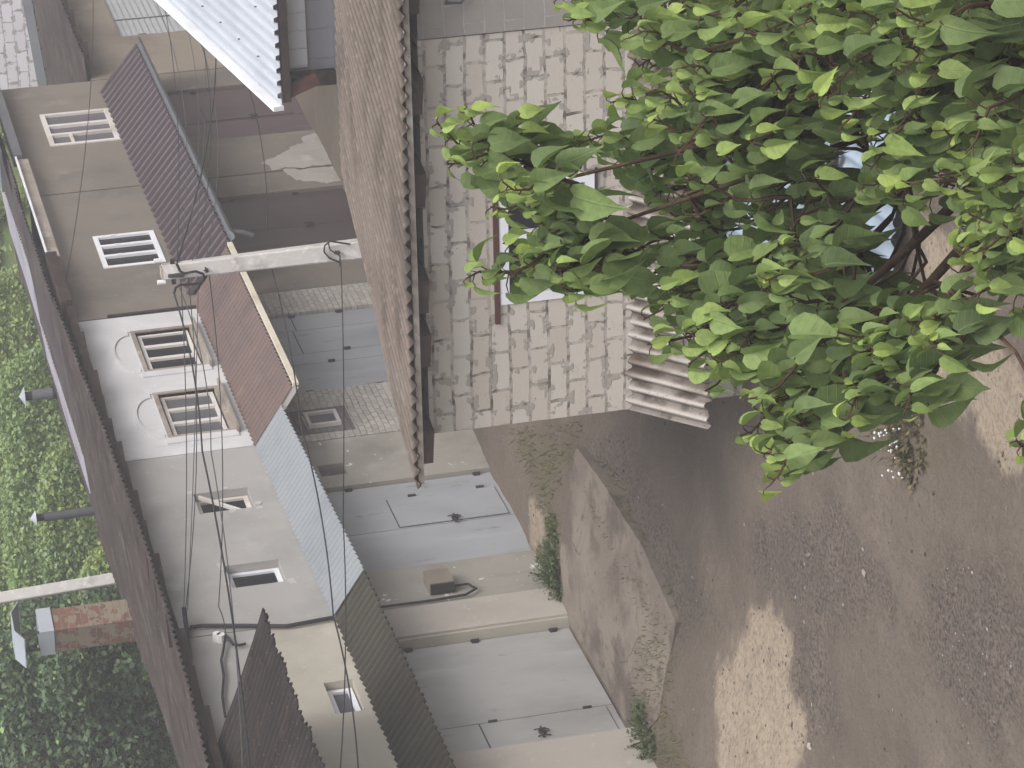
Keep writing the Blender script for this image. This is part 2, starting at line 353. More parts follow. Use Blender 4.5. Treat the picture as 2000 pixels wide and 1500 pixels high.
# ------------------------------------------------------------------ ground, one sheet
YF = 17.55                                       # front plane of the garage row
def smooth(a, b, v):
    t = max(0, min(1, (v-a)/(b-a))); return t*t*(3-2*t)
def lerp_tab(tab, x):
    if x <= tab[0][0]: return tab[0][1]
    for (a, va), (b, vb) in zip(tab, tab[1:]):
        if x <= b: return va+(vb-va)*(x-a)/(b-a)
    return tab[-1][1]
FB = [(20, .05), (31, .03), (35, -.06), (40, -.2), (46, -.3), (52, -.42), (70, -.6)]
def hill_z(x, y):
    p = x*math.cos(R(70))+y*math.sin(R(70))
    h = 2.9+.215*(p-34.66)
    return h if h < 6.5 else 6.5+2.5*(1-math.exp(-(h-6.5)/2.5))
def ground_z(x, y):
    fb = lerp_tab(FB, x); lane = -.46+min(0, (fb+.1)*.5)
    z = lane+(fb-lane)*smooth(14.2, 17.1, y)
    z += .035*noise.noise(Vector((x*.7, y*.4, 0)))+.015*noise.noise(Vector((x*2.3, y*1.3, 3)))
    if y < 17: z += .03*noise.noise(Vector((x*.5+3, y*2.4, 7)))*smooth(16.5, 14.5, y)
    if y > 21.3 and x > 5:
        h = max(hill_z(x, y), z)
        z = z+(h-z)*smooth(21.3, 22.6, y)
    return z
def poly_dist(x, y, P):
    ins = False; dm = 1e9; n = len(P)
    for i in range(n):
        x1, y1 = P[i]; x2, y2 = P[(i+1) % n]
        if (y1 > y) != (y2 > y) and x < (x2-x1)*(y-y1)/(y2-y1)+x1: ins = not ins
        dx, dy = x2-x1, y2-y1; t = max(0, min(1, ((x-x1)*dx+(y-y1)*dy)/(dx*dx+dy*dy+1e-9)))
        dm = min(dm, math.hypot(x-x1-t*dx, y-y1-t*dy))
    return dm if ins else -dm
def gpoly(pts, z=-.45): return [(p.x, p.y) for p in (on_z(a, b, z) for a, b in pts)]
SAND = [gpoly([(1470, 1215), (1445, 1290), (1455, 1400), (1475, 1470), (1500, 1540), (1600, 1540), (1590, 1420), (1555, 1320), (1545, 1230), (1505, 1185)]),
        gpoly([(1050, 975), (1050, 1065), (1075, 1085), (1087, 1040), (1084, 1005), (1062, 985)], -.1),
        gpoly([(1780, 730), (1960, 640), (2040, 800), (1960, 950), (1900, 830)]),
        gpoly([(1800, 430), (1870, 440), (1890, 560), (1800, 590)])]
GREEN = [gpoly([(1085, 1000), (1108, 1010), (1112, 1180), (1080, 1160), (1092, 1080)], -.1),
         gpoly([(1180, 905), (1330, 1215), (1312, 1400), (1400, 1440), (1380, 1300), (1360, 1180), (1230, 930)]),
         gpoly([(1020, 850), (1120, 845), (1122, 900), (1090, 985), (1060, 930)], -.2),
         gpoly([(1270, 1420), (1400, 1400), (1440, 1540), (1330, 1560)]),
         gpoly([(1680, 800), (1700, 880), (1800, 905), (1880, 880), (1850, 780)])]
GRAV = [gpoly([(1140, 850), (1230, 850), (1420, 1200), (1360, 1280)]), gpoly([(1460, 1120), (1480, 1010), (1640, 990), (1760, 1180), (1620, 1230)]),
        gpoly([(1780, 1230), (1840, 1090), (2000, 1140), (2030, 1300), (1950, 1480), (1880, 1400)]), gpoly([(1520, 1220), (1600, 1200), (1650, 1420), (1580, 1470)])]
def axis(segs):
    out = [segs[0][0]]
    for a, b, st in segs:
        n = max(1, round((b-a)/st)); out += [a+(b-a)*i/n for i in range(1, n+1)]
    return out
gx = axis([(-60, 4, 8), (4, 17.5, .9), (17.5, 30, .055), (30, 36, .12), (36, 62, .8), (62, 140, 3), (140, 400, 26)])
gy = axis([(-120, -20, 20), (-20, 5, 2.5), (5, 17.6, .055), (17.6, 21.3, .9), (21.3, 23, .4), (23, 60, 1.5), (60, 140, 8), (140, 400, 26)])
nx, ny = len(gx), len(gy)
verts = []; mask = []; hillm = []
for y in gy:
    for x in gx:
        z = ground_z(x, y); m = [0, 0, 0]
        if 17 < x < 37 and 4 < y < 17.7:
            wob = .24*noise.noise(Vector((x*2.2, y*2.2, 5)))+.05*noise.noise(Vector((x*7, y*7, 2)))
            for k, S in enumerate((SAND, GREEN, GRAV)):
                for P in S:
                    d = poly_dist(x, y, P)+wob
                    m[k] = max(m[k], smooth(-.3, .22, d))
            z += .012*noise.noise(Vector((x*6, y*6, 1)))+.008*noise.noise(Vector((x*15, y*11, 4)))
        if y < 17.5: 
            strip = smooth(.35, .05, abs(y-YF)) if x > 45 else 0
        verts.append((x, y, z)); mask += m+[1]; hillm.append(smooth(21.4, 22.4, y))
faces = [(j*nx+i, j*nx+i+1, (j+1)*nx+i+1, (j+1)*nx+i) for j in range(ny-1) for i in range(nx-1)]
me = bpy.data.meshes.new('ground'); me.from_pydata(verts, [], faces)
ca = me.color_attributes.new('mask', 'FLOAT_COLOR', 'POINT'); ca.data.foreach_set('color', mask)
fa = me.attributes.new('hill', 'FLOAT', 'POINT'); fa.data.foreach_set('value', hillm)
me.materials.append(M['ground_mix']); me.shade_smooth()
g = bpy.data.objects.new('ground', me); COL.objects.link(g); g['kind'] = 'structure'

# concrete aprons
from mathutils.geometry import delaunay_2d_cdt
def slab(name, pts, th=.16):
    ring = []; n = len(pts)
    for i in range(n):
        a, b = Vector(pts[i]), Vector(pts[(i+1) % n]); k = max(1, int((b-a).length/.1))
        for j in range(k):
            p = a.lerp(b, j/k); ring.append(p+Vector((.012*noise.noise(p*3)+.015*noise.noise(p*9), .012*noise.noise(p*3+Vector((5, 0, 0)))+.015*noise.noise(p*9+Vector((5, 0, 0))), 0)) if p.y < 17.5 else p)
    m = len(ring); P2 = [(p.x, p.y) for p in ring]; co = [Vector(p) for p in P2]
    x = min(p[0] for p in P2)
    while x < max(p[0] for p in P2):
        y = min(p[1] for p in P2)
        while y < max(p[1] for p in P2):
            if poly_dist(x, y, P2) > .06: co.append(Vector((x+random.uniform(-.02, .02), y+random.uniform(-.02, .02))))
            y += .13
        x += .13
    vo, _, fo, *_ = delaunay_2d_cdt(co, [], [list(range(m))], 1, 1e-5)
    top = lambda x, y: max(ground_z(x, y)+.015, -.18+.215*max(0, min(1, (y-15.3)/2.2))+.012*noise.noise(Vector((x*1.5, y*1.5, 8))))
    mb = MB(); vs = [Vector((v.x, v.y, top(v.x, v.y))) for v in vo]; K = len(vs)
    rim = [Vector((p.x, p.y, top(p.x, p.y))) for p in ring]
    mb.add(vs, [tuple(f) for f in fo]); mb.add(rim+[p-Vector((0, 0, th)) for p in rim], [(i, m+i, m+(i+1) % m, (i+1) % m) for i in range(m)])
    return tag(mb.build(name, 'pad_concrete'), kind='structure')
def Z(x, y, z): return on_z(x, y, z)
slab('concrete_apron', [Z(1126, 872, -.16), Z(1180, 950, -.16), Z(1250, 1062, -.16), Z(1322, 1215, -.15), Z(1316, 1300, -.13), Z(1309, 1395, -.08), Z(1252, 1450, .03),
     (28.0, 17.6, .045), (31.5, 17.6, .02), Z(1106, 1165, .0), Z(1103, 1080, -.03), Z(1110, 1000, -.08), Z(1118, 920, -.13)])

# ------------------------------------------------------------------ facade helpers
def wall(mb, x0, x1, z0, z1, holes=(), y=YF, th=.3):
    xs = sorted({x0, x1, *[h[0] for h in holes], *[h[1] for h in holes]}); zs = sorted({z0, z1, *[h[2] for h in holes], *[h[3] for h in holes]})
    xs = [v for v in xs if x0 <= v <= x1]; zs = [v for v in zs if z0 <= v <= z1]
    inh = lambda a, b: any(h[0]-1e-6 <= a and b[0] <= h[1]+1e-6 and h[2]-1e-6 <= a*0+b[1] and b[2] <= h[3]+1e-6 for h in holes)
    def solid(i, j):
        if not (0 <= i < len(xs)-1 and 0 <= j < len(zs)-1): return False
        cx, cz = (xs[i]+xs[i+1])/2, (zs[j]+zs[j+1])/2
        return not any(h[0] < cx < h[1] and h[2] < cz < h[3] for h in holes)
    for i in range(len(xs)-1):
        for j in range(len(zs)-1):
            if not solid(i, j): continue
            a, b, c, d = xs[i], xs[i+1], zs[j], zs[j+1]
            mb.quad((a, y, c), (b, y, c), (b, y, d), (a, y, d)); mb.quad((a, y+th, c), (a, y+th, d), (b, y+th, d), (b, y+th, c))
            if not solid(i-1, j): mb.quad((a, y, c), (a, y, d), (a, y+th, d), (a, y+th, c))
            if not solid(i+1, j): mb.quad((b, y, c), (b, y+th, c), (b, y+th, d), (b, y, d))
            if not solid(i, j-1): mb.quad((a, y, c), (a, y+th, c), (b, y+th, c), (b, y, c))
            if not solid(i, j+1): mb.quad((a, y, d), (b, y, d), (b, y+th, d), (a, y+th, d))
    return mb
def frame(mb, x0, x1, z0, z1, y, w, d):
    mb.box(x0, x1, y, y+d, z0, z0+w); mb.box(x0, x1, y, y+d, z1-w, z1)
    mb.box(x0, x0+w, y, y+d, z0+w, z1-w); mb.box(x1-w, x1, y, y+d, z0+w, z1-w); return mb
def window(par, x0, x1, z0, z1, y, w=.05, d=.06, mull=(), fmat='white_paint', pmat='glass_dark', mw=None, outer=None, wood=.06):
    """frame with mullions, each light a pane"""
    f = frame(MB(), x0, x1, z0, z1, y, w, d); xs = [x0+w]
    for m in mull:
        k = (mw or w)/2; f.box(m-k, m+k, y-.004, y+d, z0+w, z1-w); xs += [m-k, m+k]
    xs.append(x1-w)
    fo = f.build('window', fmat, par)
    for i in range(0, len(xs), 2):
        MB().box(xs[i], xs[i+1], y+d*.5, y+d*.5+.01, z0+w, z1-w).build('pane', pmat, fo)
    return fo
def hinge(par, x, z, y, h=.1, w=.035):
    mb = MB(); mb.tube([(x, y-.02, z-h/2), (x, y-.02, z+h/2)], w*.55, 8); mb.box(x-w, x+w, y-.012, y-.002, z-h*.4, z+h*.4)
    return mb.build('hinge', 'dark_iron', par)
def leaf_door(par, x0, x1, z0, z1, y, mat, name='door', seams=(), wicket=None, lock=None, hinges=(), hseams=(), th=.04):
    """sheet metal garage door: leaves with real gaps at the seams, wicket panel, lock and hinges"""
    mb = MB(); xs = [x0, *seams, x1]
    for a, b in zip(xs, xs[1:]):
        mb.box(a+.008, b-.008, y, y+th, z0, z1)
    mb.box(x0, x1, y+th+.003, y+th+.02, z0, z1)
    d = mb.build(name, mat, par)
    if wicket:
        a, b, c, e = wicket
        wk = MB(); wk.box(a, b, y-.014, y-.002, c, e)
        g = frame(MB(), a-.014, b+.014, c-.01, e+.014, y-.006, .012, .003)
        w = wk.build('wicket', mat, d); g.build('wicket_gap', 'dark_iron', d)
    for hs in hseams:
        MB().box(hs[0], hs[1], y-.004, y-.001, hs[2]-.008, hs[2]+.008).build('seam', 'dark_iron', d)
    for hx, hz in hinges: hinge(d, hx, hz, y)
    if lock:
        lx, lz = lock; lb = MB(); k = y-.014
        lb.bar((lx-.12, k-.02, lz+.01), (lx+.1, k-.02, lz-.01), .02, .02); lb.tube([(lx-.1, k-.02, lz+.07), (lx-.09, k-.03, lz), (lx-.1, k-.02, lz-.08)], .009, 6)
        lb.tube([(lx+.05, k-.02, lz+.08), (lx+.045, k-.03, lz+.03), (lx+.06, k-.02, lz-.06)], .008, 6); lb.box(lx-.03, lx+.035, k-.03, k, lz-.04, lz+.035)
        lb.tube([(lx-.02, k-.03, lz-.04), (lx-.02, k-.03, lz-.08), (lx+.015, k-.03, lz-.085), (lx+.02, k-.03, lz-.04)], .007, 6)
        lb.build('latch', 'dark_iron', d)
    return d
def canopy(par, x0, x1, zi, yo, zo, mat, pitch, amp, kind='sin', zi1=None, zo1=None, seed=0, jag=.0, sag=0.0, name='canopy', sub=6):
    zi1 = zi if zi1 is None else zi1; zo1 = zo if zo1 is None else zo1
    return MB().wave((x0, yo, zo), (x1, yo, zo1), (x1, YF-.01, zi1), (x0, YF-.01, zi), pitch, amp, .006, kind, 3, jag, sag, seed, sub).build(name, mat, par, smooth=(kind == 'sin'))

def roof_z(y, ze): return ze-.1*(y-17.15)
YB = 21.1
def top_roof(par, x0, x1, ze0, ze1, y0, y1, mat, seed=0, kind='sin', lift=0.0, jag=.008, sag=.02, name='roof'):
    g = lambda x, y: (x, y, roof_z(y, ze0 if x == x0 else ze1)+lift)
    return MB().wave(g(x0, y0), g(x1, y0), g(x1, y1), g(x0, y1), .15, .02, .01, kind, 6, jag, sag, seed).build(name, mat, par, smooth=True)
def body(par, x0, x1, z1, mat):       # side and back walls of one garage, behind its front wall
    mb = MB(); y0 = YF+.31
    mb.box(x0+.02, x0+.2, y0, YB-.4, -.6, z1-.32); mb.box(x1-.2, x1-.02, y0, YB-.4, -.6, z1-.32); mb.box(x0+.21, x1-.21, YB-.6, YB-.4, -.6, z1-.36)
    return mb.build('wall', mat, par)
def eave_boards(par, x0, x1, zt, seed, ze):
    rnd = random.Random(seed); x = x0+.03; n = 0
    while x < x1-.3:
        w = rnd.uniform(.62, .95); b = MB(); dz = rnd.uniform(-.02, .03)
        x2 = min(x+w, x1-.02)
        b.hexa([(x, 17.3, zt+.0+dz), (x2, 17.24, zt-.03+dz), (x2, YF+.12, zt+.0+dz), (x, YF+.12, zt+.02+dz),
                (x, 17.3, zt+.11), (x2, 17.24, zt+.09), (x2, YF+.12, zt+.10), (x, YF+.12, zt+.10)])
        b.build('eave_board', 'dark_timber', par); x = x2+.03; n += 1

# ------------------------------------------------------------------ garage 1: cream, nearest
g1 = thing('garage', (28.8, YF, 0), 'cream garage nearest the camera with a black slate lean-to over its small window', 'garage', 'garages in the row along the lane')
DT = 2.38
win = (29.39, 30.11, 2.80, 3.14)
w_ = wall(MB(), 25.5, 31.57, -.3, 3.5, [(28.17, 30.82, -.3, DT), win]); tag(w_.build('wall', 'cream_plaster', g1), 'cream painted front wall')
tag(wall(MB(), 25.5, 31.57, 3.5, 4.53).build('wall', 'grey_plaster', g1), 'bare grey wall above the lean-to roof')
pil = MB().box(30.86, 31.55, YF-.03, YF-.002, 0.0, DT+.2); tag(pil.build('pillar', 'smooth_pillar', g1), 'pale smooth pillar beside the door')
pil2 = MB().box(25.5, 28.15, YF-.03, YF-.002, 0.0, DT+.2); pil2.build('pillar', 'smooth_pillar', g1)
leaf_door(g1, 28.18, 30.81, .05, DT, YF+.13, 'door_grey', seams=(28.95,), wicket=(28.36, 28.92, .14, 1.60), lock=(28.55, .98),
          hinges=[(30.78, .25), (30.78, 1.2), (30.78, 2.0), (28.93, .35), (28.93, 1.45), (28.22, .4), (28.22, 1.25), (28.22, 2.05)])
window(g1, win[0]+.02, win[1]-.02, win[2]+.02, win[3]-.02, YF+.1, .06, .07, (), 'white_paint', 'curtain_glass')
canopy(g1, 25.5, 31.57, 2.72, 16.96, 2.33, 'asbestos_green', .14, .026, zi1=2.71, seed=3, jag=.01, sag=.015)
rf = MB().wave((25.5, 15.89, 3.95), (28.98, 15.89, 3.98), (28.98, YF-.01, 4.56), (25.5, YF-.01, 4.52), .13, .018, .012, 'sin', 5, .035, .03, 5).build('lean_to_roof', 'asbestos_black', g1, smooth=True)
MB().bar((28.95, 15.93, 3.93), (28.95, YF, 4.50), .09, .05).build('barge_board', 'dark_timber', rf)
for x in (26.0, 27.0, 28.0, 28.8): MB().bar((x, 16.3, 3.98), (x, YF, 4.43), .06, .08).build('rafter', 'dark_timber', rf)
r1 = top_roof(g1, 25.5, 31.6, 4.86, 4.68, 17.13, YB, 'asbestos_brown', 11)
eave_boards(g1, 25.5, 31.6, 4.59, 1, 4.7); body(g1, 25.5, 31.57, 4.5, 'grey_plaster')
tag(MB().bar((25.5, YB-.12, 4.31), (31.6, YB-.12, 4.31), .1, .09).build('ridge_board', 'roof_felt', r1))
# ------------------------------------------------------------------ garage 2: grey plaster
g2 = thing('garage', (34, YF, 0), 'grey plastered garage with two deep set windows and a pale blue corrugated canopy', 'garage', 'garages in the row along the lane')
h1 = (34.75, 35.33, 3.10, 3.81); h2 = (32.66, 33.25, 3.08, 3.75); dr = (32.60, 35.01, -.4, DT); nic = (35.36, 35.69, 1.78, 2.12)
wall(MB(), 31.6, 36.52, 2.5, 4.53, [h1, h2]).build('wall', 'grey_plaster', g2)
tag(wall(MB(), 31.6, 36.42, -.4, 2.5, [dr, nic]).build('wall', 'stained_concrete', g2), 'stained lower wall with white salt blooms')
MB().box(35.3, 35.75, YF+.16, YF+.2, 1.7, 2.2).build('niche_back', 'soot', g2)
leaf_door(g2, 32.61, 35.0, -.05, DT, YF+.06, 'door_bluegrey', seams=(33.73,), wicket=(33.77, 34.55, .02, 1.43), lock=(33.80, .72),
          hinges=[(34.97, .15), (34.97, 1.85), (34.58, .2), (34.58, 1.1), (32.64, .3), (32.64, 1.75)])
for h, tilt in ((h1, True), (h2, False)):
    f = window(g2, h[0]+.01, h[1]-.01, h[2]+.01, h[3]-.01, YF+.11, .06, .06, (), 'old_white_paint' if tilt else 'white_paint')
    if tilt:
        MB().bar((h[0]+.06, YF+.09, h[2]+.12), (h[1]-.08, YF+.02, h[3]-.06), .05, .03).build('sash_bar', 'old_white_paint', f)
    rnd = random.Random(int(h[0]*10))
    for k in range(7):
        cx, cz = rnd.choice([h[0]-.05, h[1]+.05, rnd.uniform(h[0], h[1])]), rnd.choice([h[2]-.05, h[3]+.04, rnd.uniform(h[2], h[3])])
        if h[0] < cx < h[1] and h[2] < cz < h[3]: cx = h[0]-.06
        r = rnd.uniform(.05, .11)
        if cx+r > h[0] and cx-r < h[1] and cz+r > h[2] and cz-r < h[3]:
            r = max(.03, min(r, max(h[0]-cx, cx-h[1], h[2]-cz, cz-h[3])-.004)) if max(h[0]-cx, cx-h[1], h[2]-cz, cz-h[3]) > .035 else 0
        if r: MB().prism([(cx+r*math.cos(t)*rnd.uniform(.7, 1.2), YF-.003-.0007*k, cz+1.2*r*math.sin(t)*rnd.uniform(.7, 1.1)) for t in [i*.52 for i in range(12)]], (0, -.0004, 0)).build('plaster_patch', 'smear_plaster', g2)
canopy(g2, 31.62, 36.47, 2.72, 16.97, 2.33, 'blue_sheet', .12, .02, zi1=2.80, zo1=2.42, seed=4, sub=6)
r2 = top_roof(g2, 31.6, 36.55, 4.68, 4.73, 17.13, YB, 'asbestos_brown', 12)
eave_boards(g2, 31.6, 36.55, 4.585, 2, 4.7); body(g2, 31.6, 36.52, 4.5, 'grey_plaster')
MB().box(32.4, 32.9, YF-.004-.3, YF-.004-.3+.001, 9, 9.001) if False else None
mt = MB(); mt.box(31.80, 32.15, YF-.16, YF-.003, 1.20, 1.50)
mbx = mt.build('meter_box', 'tan_plaster', g2); MB().box(31.78, 31.797, YF-.15, YF-.02, 1.21, 1.49).build('meter_cover', 'soot', mbx)
MB().tube([(31.86, YF-.06, 1.2), (31.84, YF-.07, 1.02), (31.72, YF-.06, .95), (31.62, YF-.05, 1.1), (31.6, YF-.045, 1.5), (31.62, YF-.045, 2.5)], .017, 8).build('conduit', 'cable_black', g2)
# chimneys of this garage stand on its roof
def brick_chimney(par, c, hz, w):
    x, y, z = c; q = R(28)
    def ring(r, zz): return [(x+r*math.cos(q+k*math.pi/2), y+r*math.sin(q+k*math.pi/2), zz) for k in range(4)]
    b = MB(); b.hexa(ring(w, z-.5)+ring(w, z+hz)); ch = b.build('chimney', 'old_bricks', par)
    MB().hexa(ring(w+.03, z+hz)+ring(w+.03, z+hz+.2)).build('chimney_collar', 'galvanised', ch)
    for p in ring(w*.8, 0): MB().tube([(p[0], p[1], z+hz+.2), (p[0], p[1], z+hz+.42)], .02, 5).build('hood_leg', 'dark_iron', ch)
    top = MB(); d = Vector((math.cos(q+math.pi/4), math.sin(q+math.pi/4), 0)); e = Vector((-d.y, d.x, 0)); C0 = Vector((x, y, z+hz+.42)); W = w*1.0
    pts = [C0-e*W*1.25-d*W*.95, C0-e*W*.6-d*W*.95+Vector((0, 0, .12)), C0+e*W*.6-d*W*.95+Vector((0, 0, .12)), C0+e*W*1.25-d*W*.95]
    a = pts; b2 = [p+d*W*1.9 for p in pts]
    for i in range(3): top.add([a[i], a[i+1], b2[i+1], b2[i], a[i]+Vector((0, 0, .012)), a[i+1]+Vector((0, 0, .012)), b2[i+1]+Vector((0, 0, .012)), b2[i]+Vector((0, 0, .012))], [(0, 3, 2, 1), (4, 5, 6, 7), (0, 1, 5, 4), (1, 2, 6, 5), (2, 3, 7, 6), (3, 0, 4, 7)])
    top.build('chimney_hood', 'galvanised', ch); return ch
def flue(par, c, hz, r, mat='galvanised', collar=True):
    x, y, z = c
    p = MB().tube([(x, y, z-.3), (x, y, z+hz)], r, 12).build('flue_pipe', mat, par)
    MB().tube([(x, y, z+hz-.05), (x, y, z+hz+.12)], r*.8, 12).build('flue_neck', 'soot', p)
    cap = MB(); n = 12; cap.add([(x+r*1.7*math.cos(i*2*math.pi/n), y+r*1.7*math.sin(i*2*math.pi/n), z+hz+.12) for i in range(n)]+[(x, y, z+hz+.21), (x, y, z+hz+.115)], [(i, (i+1) % n, n) for i in range(n)]+[((i+1) % n, i, n+1) for i in range(n)])
    cap.build('flue_cap', 'galvanised', p); return p
P = on_y(247, 1212, YB-.25); PT = on_y(96, 1228, YB-.25); brick_chimney(r2, (P.x, P.y, P.z-.02), PT.z-P.z-.02, .3)
P = on_y(196, 996, YB-.3); PT = on_y(84, 1003, YB-.3); flue(r2, P, PT.z-P.z, .068, 'cable_grey')
# ------------------------------------------------------------------ garage 3: white plaster
g3 = thing('garage', (39, YF, 0), 'white plastered garage with two arched window surrounds and a rusty red metal canopy', 'garage', 'garages in the row along the lane')
fw = [(39.30, 40.78), (37.06, 38.56)]
wall(MB(), 36.55, 41.38, 2.5, 4.54, [(a+.06, b-.06, 3.0, 3.82) for a, b in fw]).build('wall', 'white_plaster', g3)
for a, b in fw:
    zb, zt = 2.93, 3.86; cx = (a+b)/2; o = MB(); ro, ri = .74, .60
    o.box(a-.17, a-.0, YF-.02, YF-.002, zb, zt+.04); o.box(b+.0, b+.17, YF-.02, YF-.002, zb, zt+.04)
    n = 20
    for i in range(n):
        t0, t1 = math.pi*i/n, math.pi*(i+1)/n
        pts = [(cx+r*math.cos(t), YF-.02, zt+.042+r*.44*math.sin(t)) for r, t in ((ro, t0), (ro, t1), (ri, t1), (ri, t0))]
        o.prism(pts, (0, .018, 0))
    o.box(a-.0, cx-ro*.98, YF-.02, YF-.002, zt+.002, zt+.04); o.box(cx+ro*.98, b, YF-.02, YF-.002, zt+.002, zt+.04)
    tag(o.build('window_surround', 'white_plaster', g3), 'raised plaster surround with an arch')
    f = frame(MB(), a, b, zb+.02, zt, YF-.02, .06, .12); f.box(a-.06, b+.06, YF-.1, YF+.05, zb-.02, zb+.018)
    fo = f.build('window', 'weathered_timber', g3)
    s_ = frame(MB(), a+.09, b-.09, zb+.11, zt-.09, YF+.03, .05, .05)
    k = (b-a-.18)/3; xs = [a+.14]
    for i in (1, 2): s_.box(a+.09+k*i-.04, a+.09+k*i+.04, YF+.024, YF+.08, zb+.16, zt-.14); xs += [a+.09+k*i-.04, a+.09+k*i+.04]
    xs.append(b-.14); s_.build('sash', 'old_white_paint', fo)
    for i in range(0, 6, 2): MB().box(xs[i], xs[i+1], YF+.06, YF+.07, zb+.16, zt-.14).build('pane', 'glass_dark' if a > 38 else 'curtain_glass', fo)
d3 = (38.03, 40.81, -.6, DT); bw = (36.84, 37.27, 1.55, 2.0)
wall(MB(), 36.45, 41.65, -.6, 2.5, [d3, bw]).build('wall', 'facing_tiles', g3)
fr_ = frame(MB(), 36.66, 37.42, 1.40, 2.18, YF-.012, .15, .01); tag(fr_.build('window_trim', 'facing_tiles_dark', g3), 'darker tiles round the small window')
window(g3, bw[0], bw[1], bw[2], bw[3], YF-.05, .05, .08, (), 'old_white_paint', 'curtain_glass')
leaf_door(g3, 38.04, 40.80, -.22, DT, YF+.05, 'door_slate', seams=(39.05, 39.42, 40.25), hinges=[(38.08, .75), (38.08, 1.75), (40.77, .8), (40.77, 1.5), (39.42, .95), (39.05, 1.25)],
          hseams=[(39.43, 40.24, 1.58), (40.27, 40.78, 1.52)])
# red metal tile canopy in three overlapping courses
cg = MB()
for k in range(3):
    t0, t1 = k/3, (k+1)/3+.02
    yo, zo, zi = 16.74, 2.25, 2.80
    Y0, Y1 = yo+(YF-.01-yo)*t0, yo+(YF-.01-yo)*min(1, t1); Z0, Z1 = zo+(zi-zo)*t0, zo+(zi-zo)*min(1, t1)
    cg.wave((36.5, Y0, Z0+.005), (41.7, Y0, Z0+.005), (41.7, Y1, Z1-.006), (36.5, Y1, Z1-.006), .135, .03, .005, 'sin', 2, 0, .006, 21+k)
c3 = cg.build('canopy', 'red_sheet', g3, smooth=True)
MB().box(36.5, 41.7, 16.69, 16.735, 2.165, 2.24).build('fascia', 'cream_board', c3)
MB().bar((36.53, 16.75, 2.2), (36.53, YF, 2.72), .04, .08).build('canopy_bracket', 'old_white_paint', c3)
for x in (37.6, 38.8, 40.0, 41.2): MB().bar((x, 16.75, 2.17), (x, YF, 2.72), .05, .06).build('rafter', 'dark_timber', c3)
r3 = top_roof(g3, 36.55, 41.4, 4.73, 4.86, 17.13, YB, 'asbestos_brown', 13)
eave_boards(g3, 36.55, 41.4, 4.60, 3, 4.7); body(g3, 36.55, 41.38, 4.5, 'white_plaster')
P = on_y(117, 766, YB-.3); PT = on_y(62, 771, YB-.3); flue(r3, P, PT.z-P.z, .09, 'gutter_zinc')
MB().tube([(P.x, P.y, P.z-.05), (P.x, P.y, P.z+.12)], .105, 12).build('flue_base', 'soot', r3)
# ------------------------------------------------------------------ garages 4 and 5: brown plaster under one purple canopy
w4 = (43.32, 44.67, 2.95, 3.90); w5 = (48.98, 50.62, 2.86, 4.05)
g4 = thing('garage', (44, YF, -.3), 'brown plastered garage behind the concrete pole with a clean white three pane window', 'garage', 'garages in the row along the lane')
dB = (43.40, 45.78, -.8, 2.3)
wg = wall(MB(), 41.42, 46.68, 2.55, 4.58, [w4]); wall(wg, 41.67, 46.68, -.8, 2.55, [dB]); wg.build('wall', 'brown_plaster', g4)
window(g4, w4[0], w4[1], w4[2], w4[3], YF-.012, .075, .08, (43.80, 44.22), 'white_paint', 'glass_dark', .075)
for x in (43.78, 44.20, 44.6): MB().box(x, x+.03, YF-.03, YF-.0125, 3.55, 3.62).build('window_handle', 'white_paint', g4)
leaf_door(g4, 43.41, 45.77, -.42, 2.3, YF+.06, 'door_brown', seams=(44.35,), lock=(44.3, .55), hinges=[(45.73, .5), (45.73, 1.5), (43.46, .0), (43.46, .9)])
MB().box(41.40, 41.46, YF-.03, YF-.002, 2.8, 4.1).build('corner_strip', 'dark_timber', g4)
def ragged(pts, amp=.15, step=.06):
    out = []
    for i in range(len(pts)):
        a, b = Vector(pts[i]), Vector(pts[(i+1) % len(pts)]); k = max(1, int((b-a).length/step))
        for q in range(k):
            p = a.lerp(b, q/k); out.append(p+Vector((noise.noise(p*3), 0, noise.noise(p*3+Vector((7, 0, 0)))))*amp+Vector((noise.noise(p*11), 0, noise.noise(p*11+Vector((7, 0, 0)))))*amp*.6)
    return out
YS = YF-.004
tag(MB().prism(ragged([(46.74, YS, -.6), (48.4, YS, -.7), (48.15, YS, -.1), (47.6, YS, .3), (47.2, YS, .75), (46.75, YS, .6)]), (0, -.002, 0)).build('salt_stain', 'salt_patch', g4), 'white salt bloom near the ground')
tag(MB().prism(ragged([(45.9, YS, -.5), (46.66, YS, -.55), (46.66, YS, .5), (46.3, YS, .42), (45.95, YS, .05)]), (0, -.002, 0)).build('salt_stain', 'salt_patch', g4), 'white salt bloom near the ground')
g5 = thing('garage', (49, YF, -.4), 'farther brown plastered garage with an old white window above a ribbed purple canopy', 'garage', 'garages in the row along the lane')
dA = (48.52, 51.22, -.9, 2.25)
wall(MB(), 46.74, 52.2, -.9, 4.6, [w5, dA]).build('wall', 'brown_plaster', g5)
MB().box(46.69, 46.73, YF+.03, YF+.2, -.8, 4.55).build('joint', 'dark_timber', g5)
f5 = window(g5, w5[0], w5[1], w5[2], w5[3], YF-.02, .085, .09, (49.52, 49.98), 'old_white_paint', 'curtain_glass', .09)
MB().box(w5[0]+.085, 49.475, YF-.018, YF+.05, 3.62, 3.67).build('transom', 'old_white_paint', f5)
leaf_door(g5, 48.54, 51.2, -.45, 2.25, YF+.06, 'door_maroon', seams=(49.55,), wicket=(49.6, 50.3, -.2, 1.3), lock=(49.6, .5), hinges=[(51.15, .2), (51.15, 1.3), (48.6, .2), (48.6, 1.4)])
cp = canopy(g5, 41.9, 51.7, 2.83, 16.74, 2.19, 'purple_sheet', .272, .036, 'trap', 2.86, 2.18, 31, sub=12)
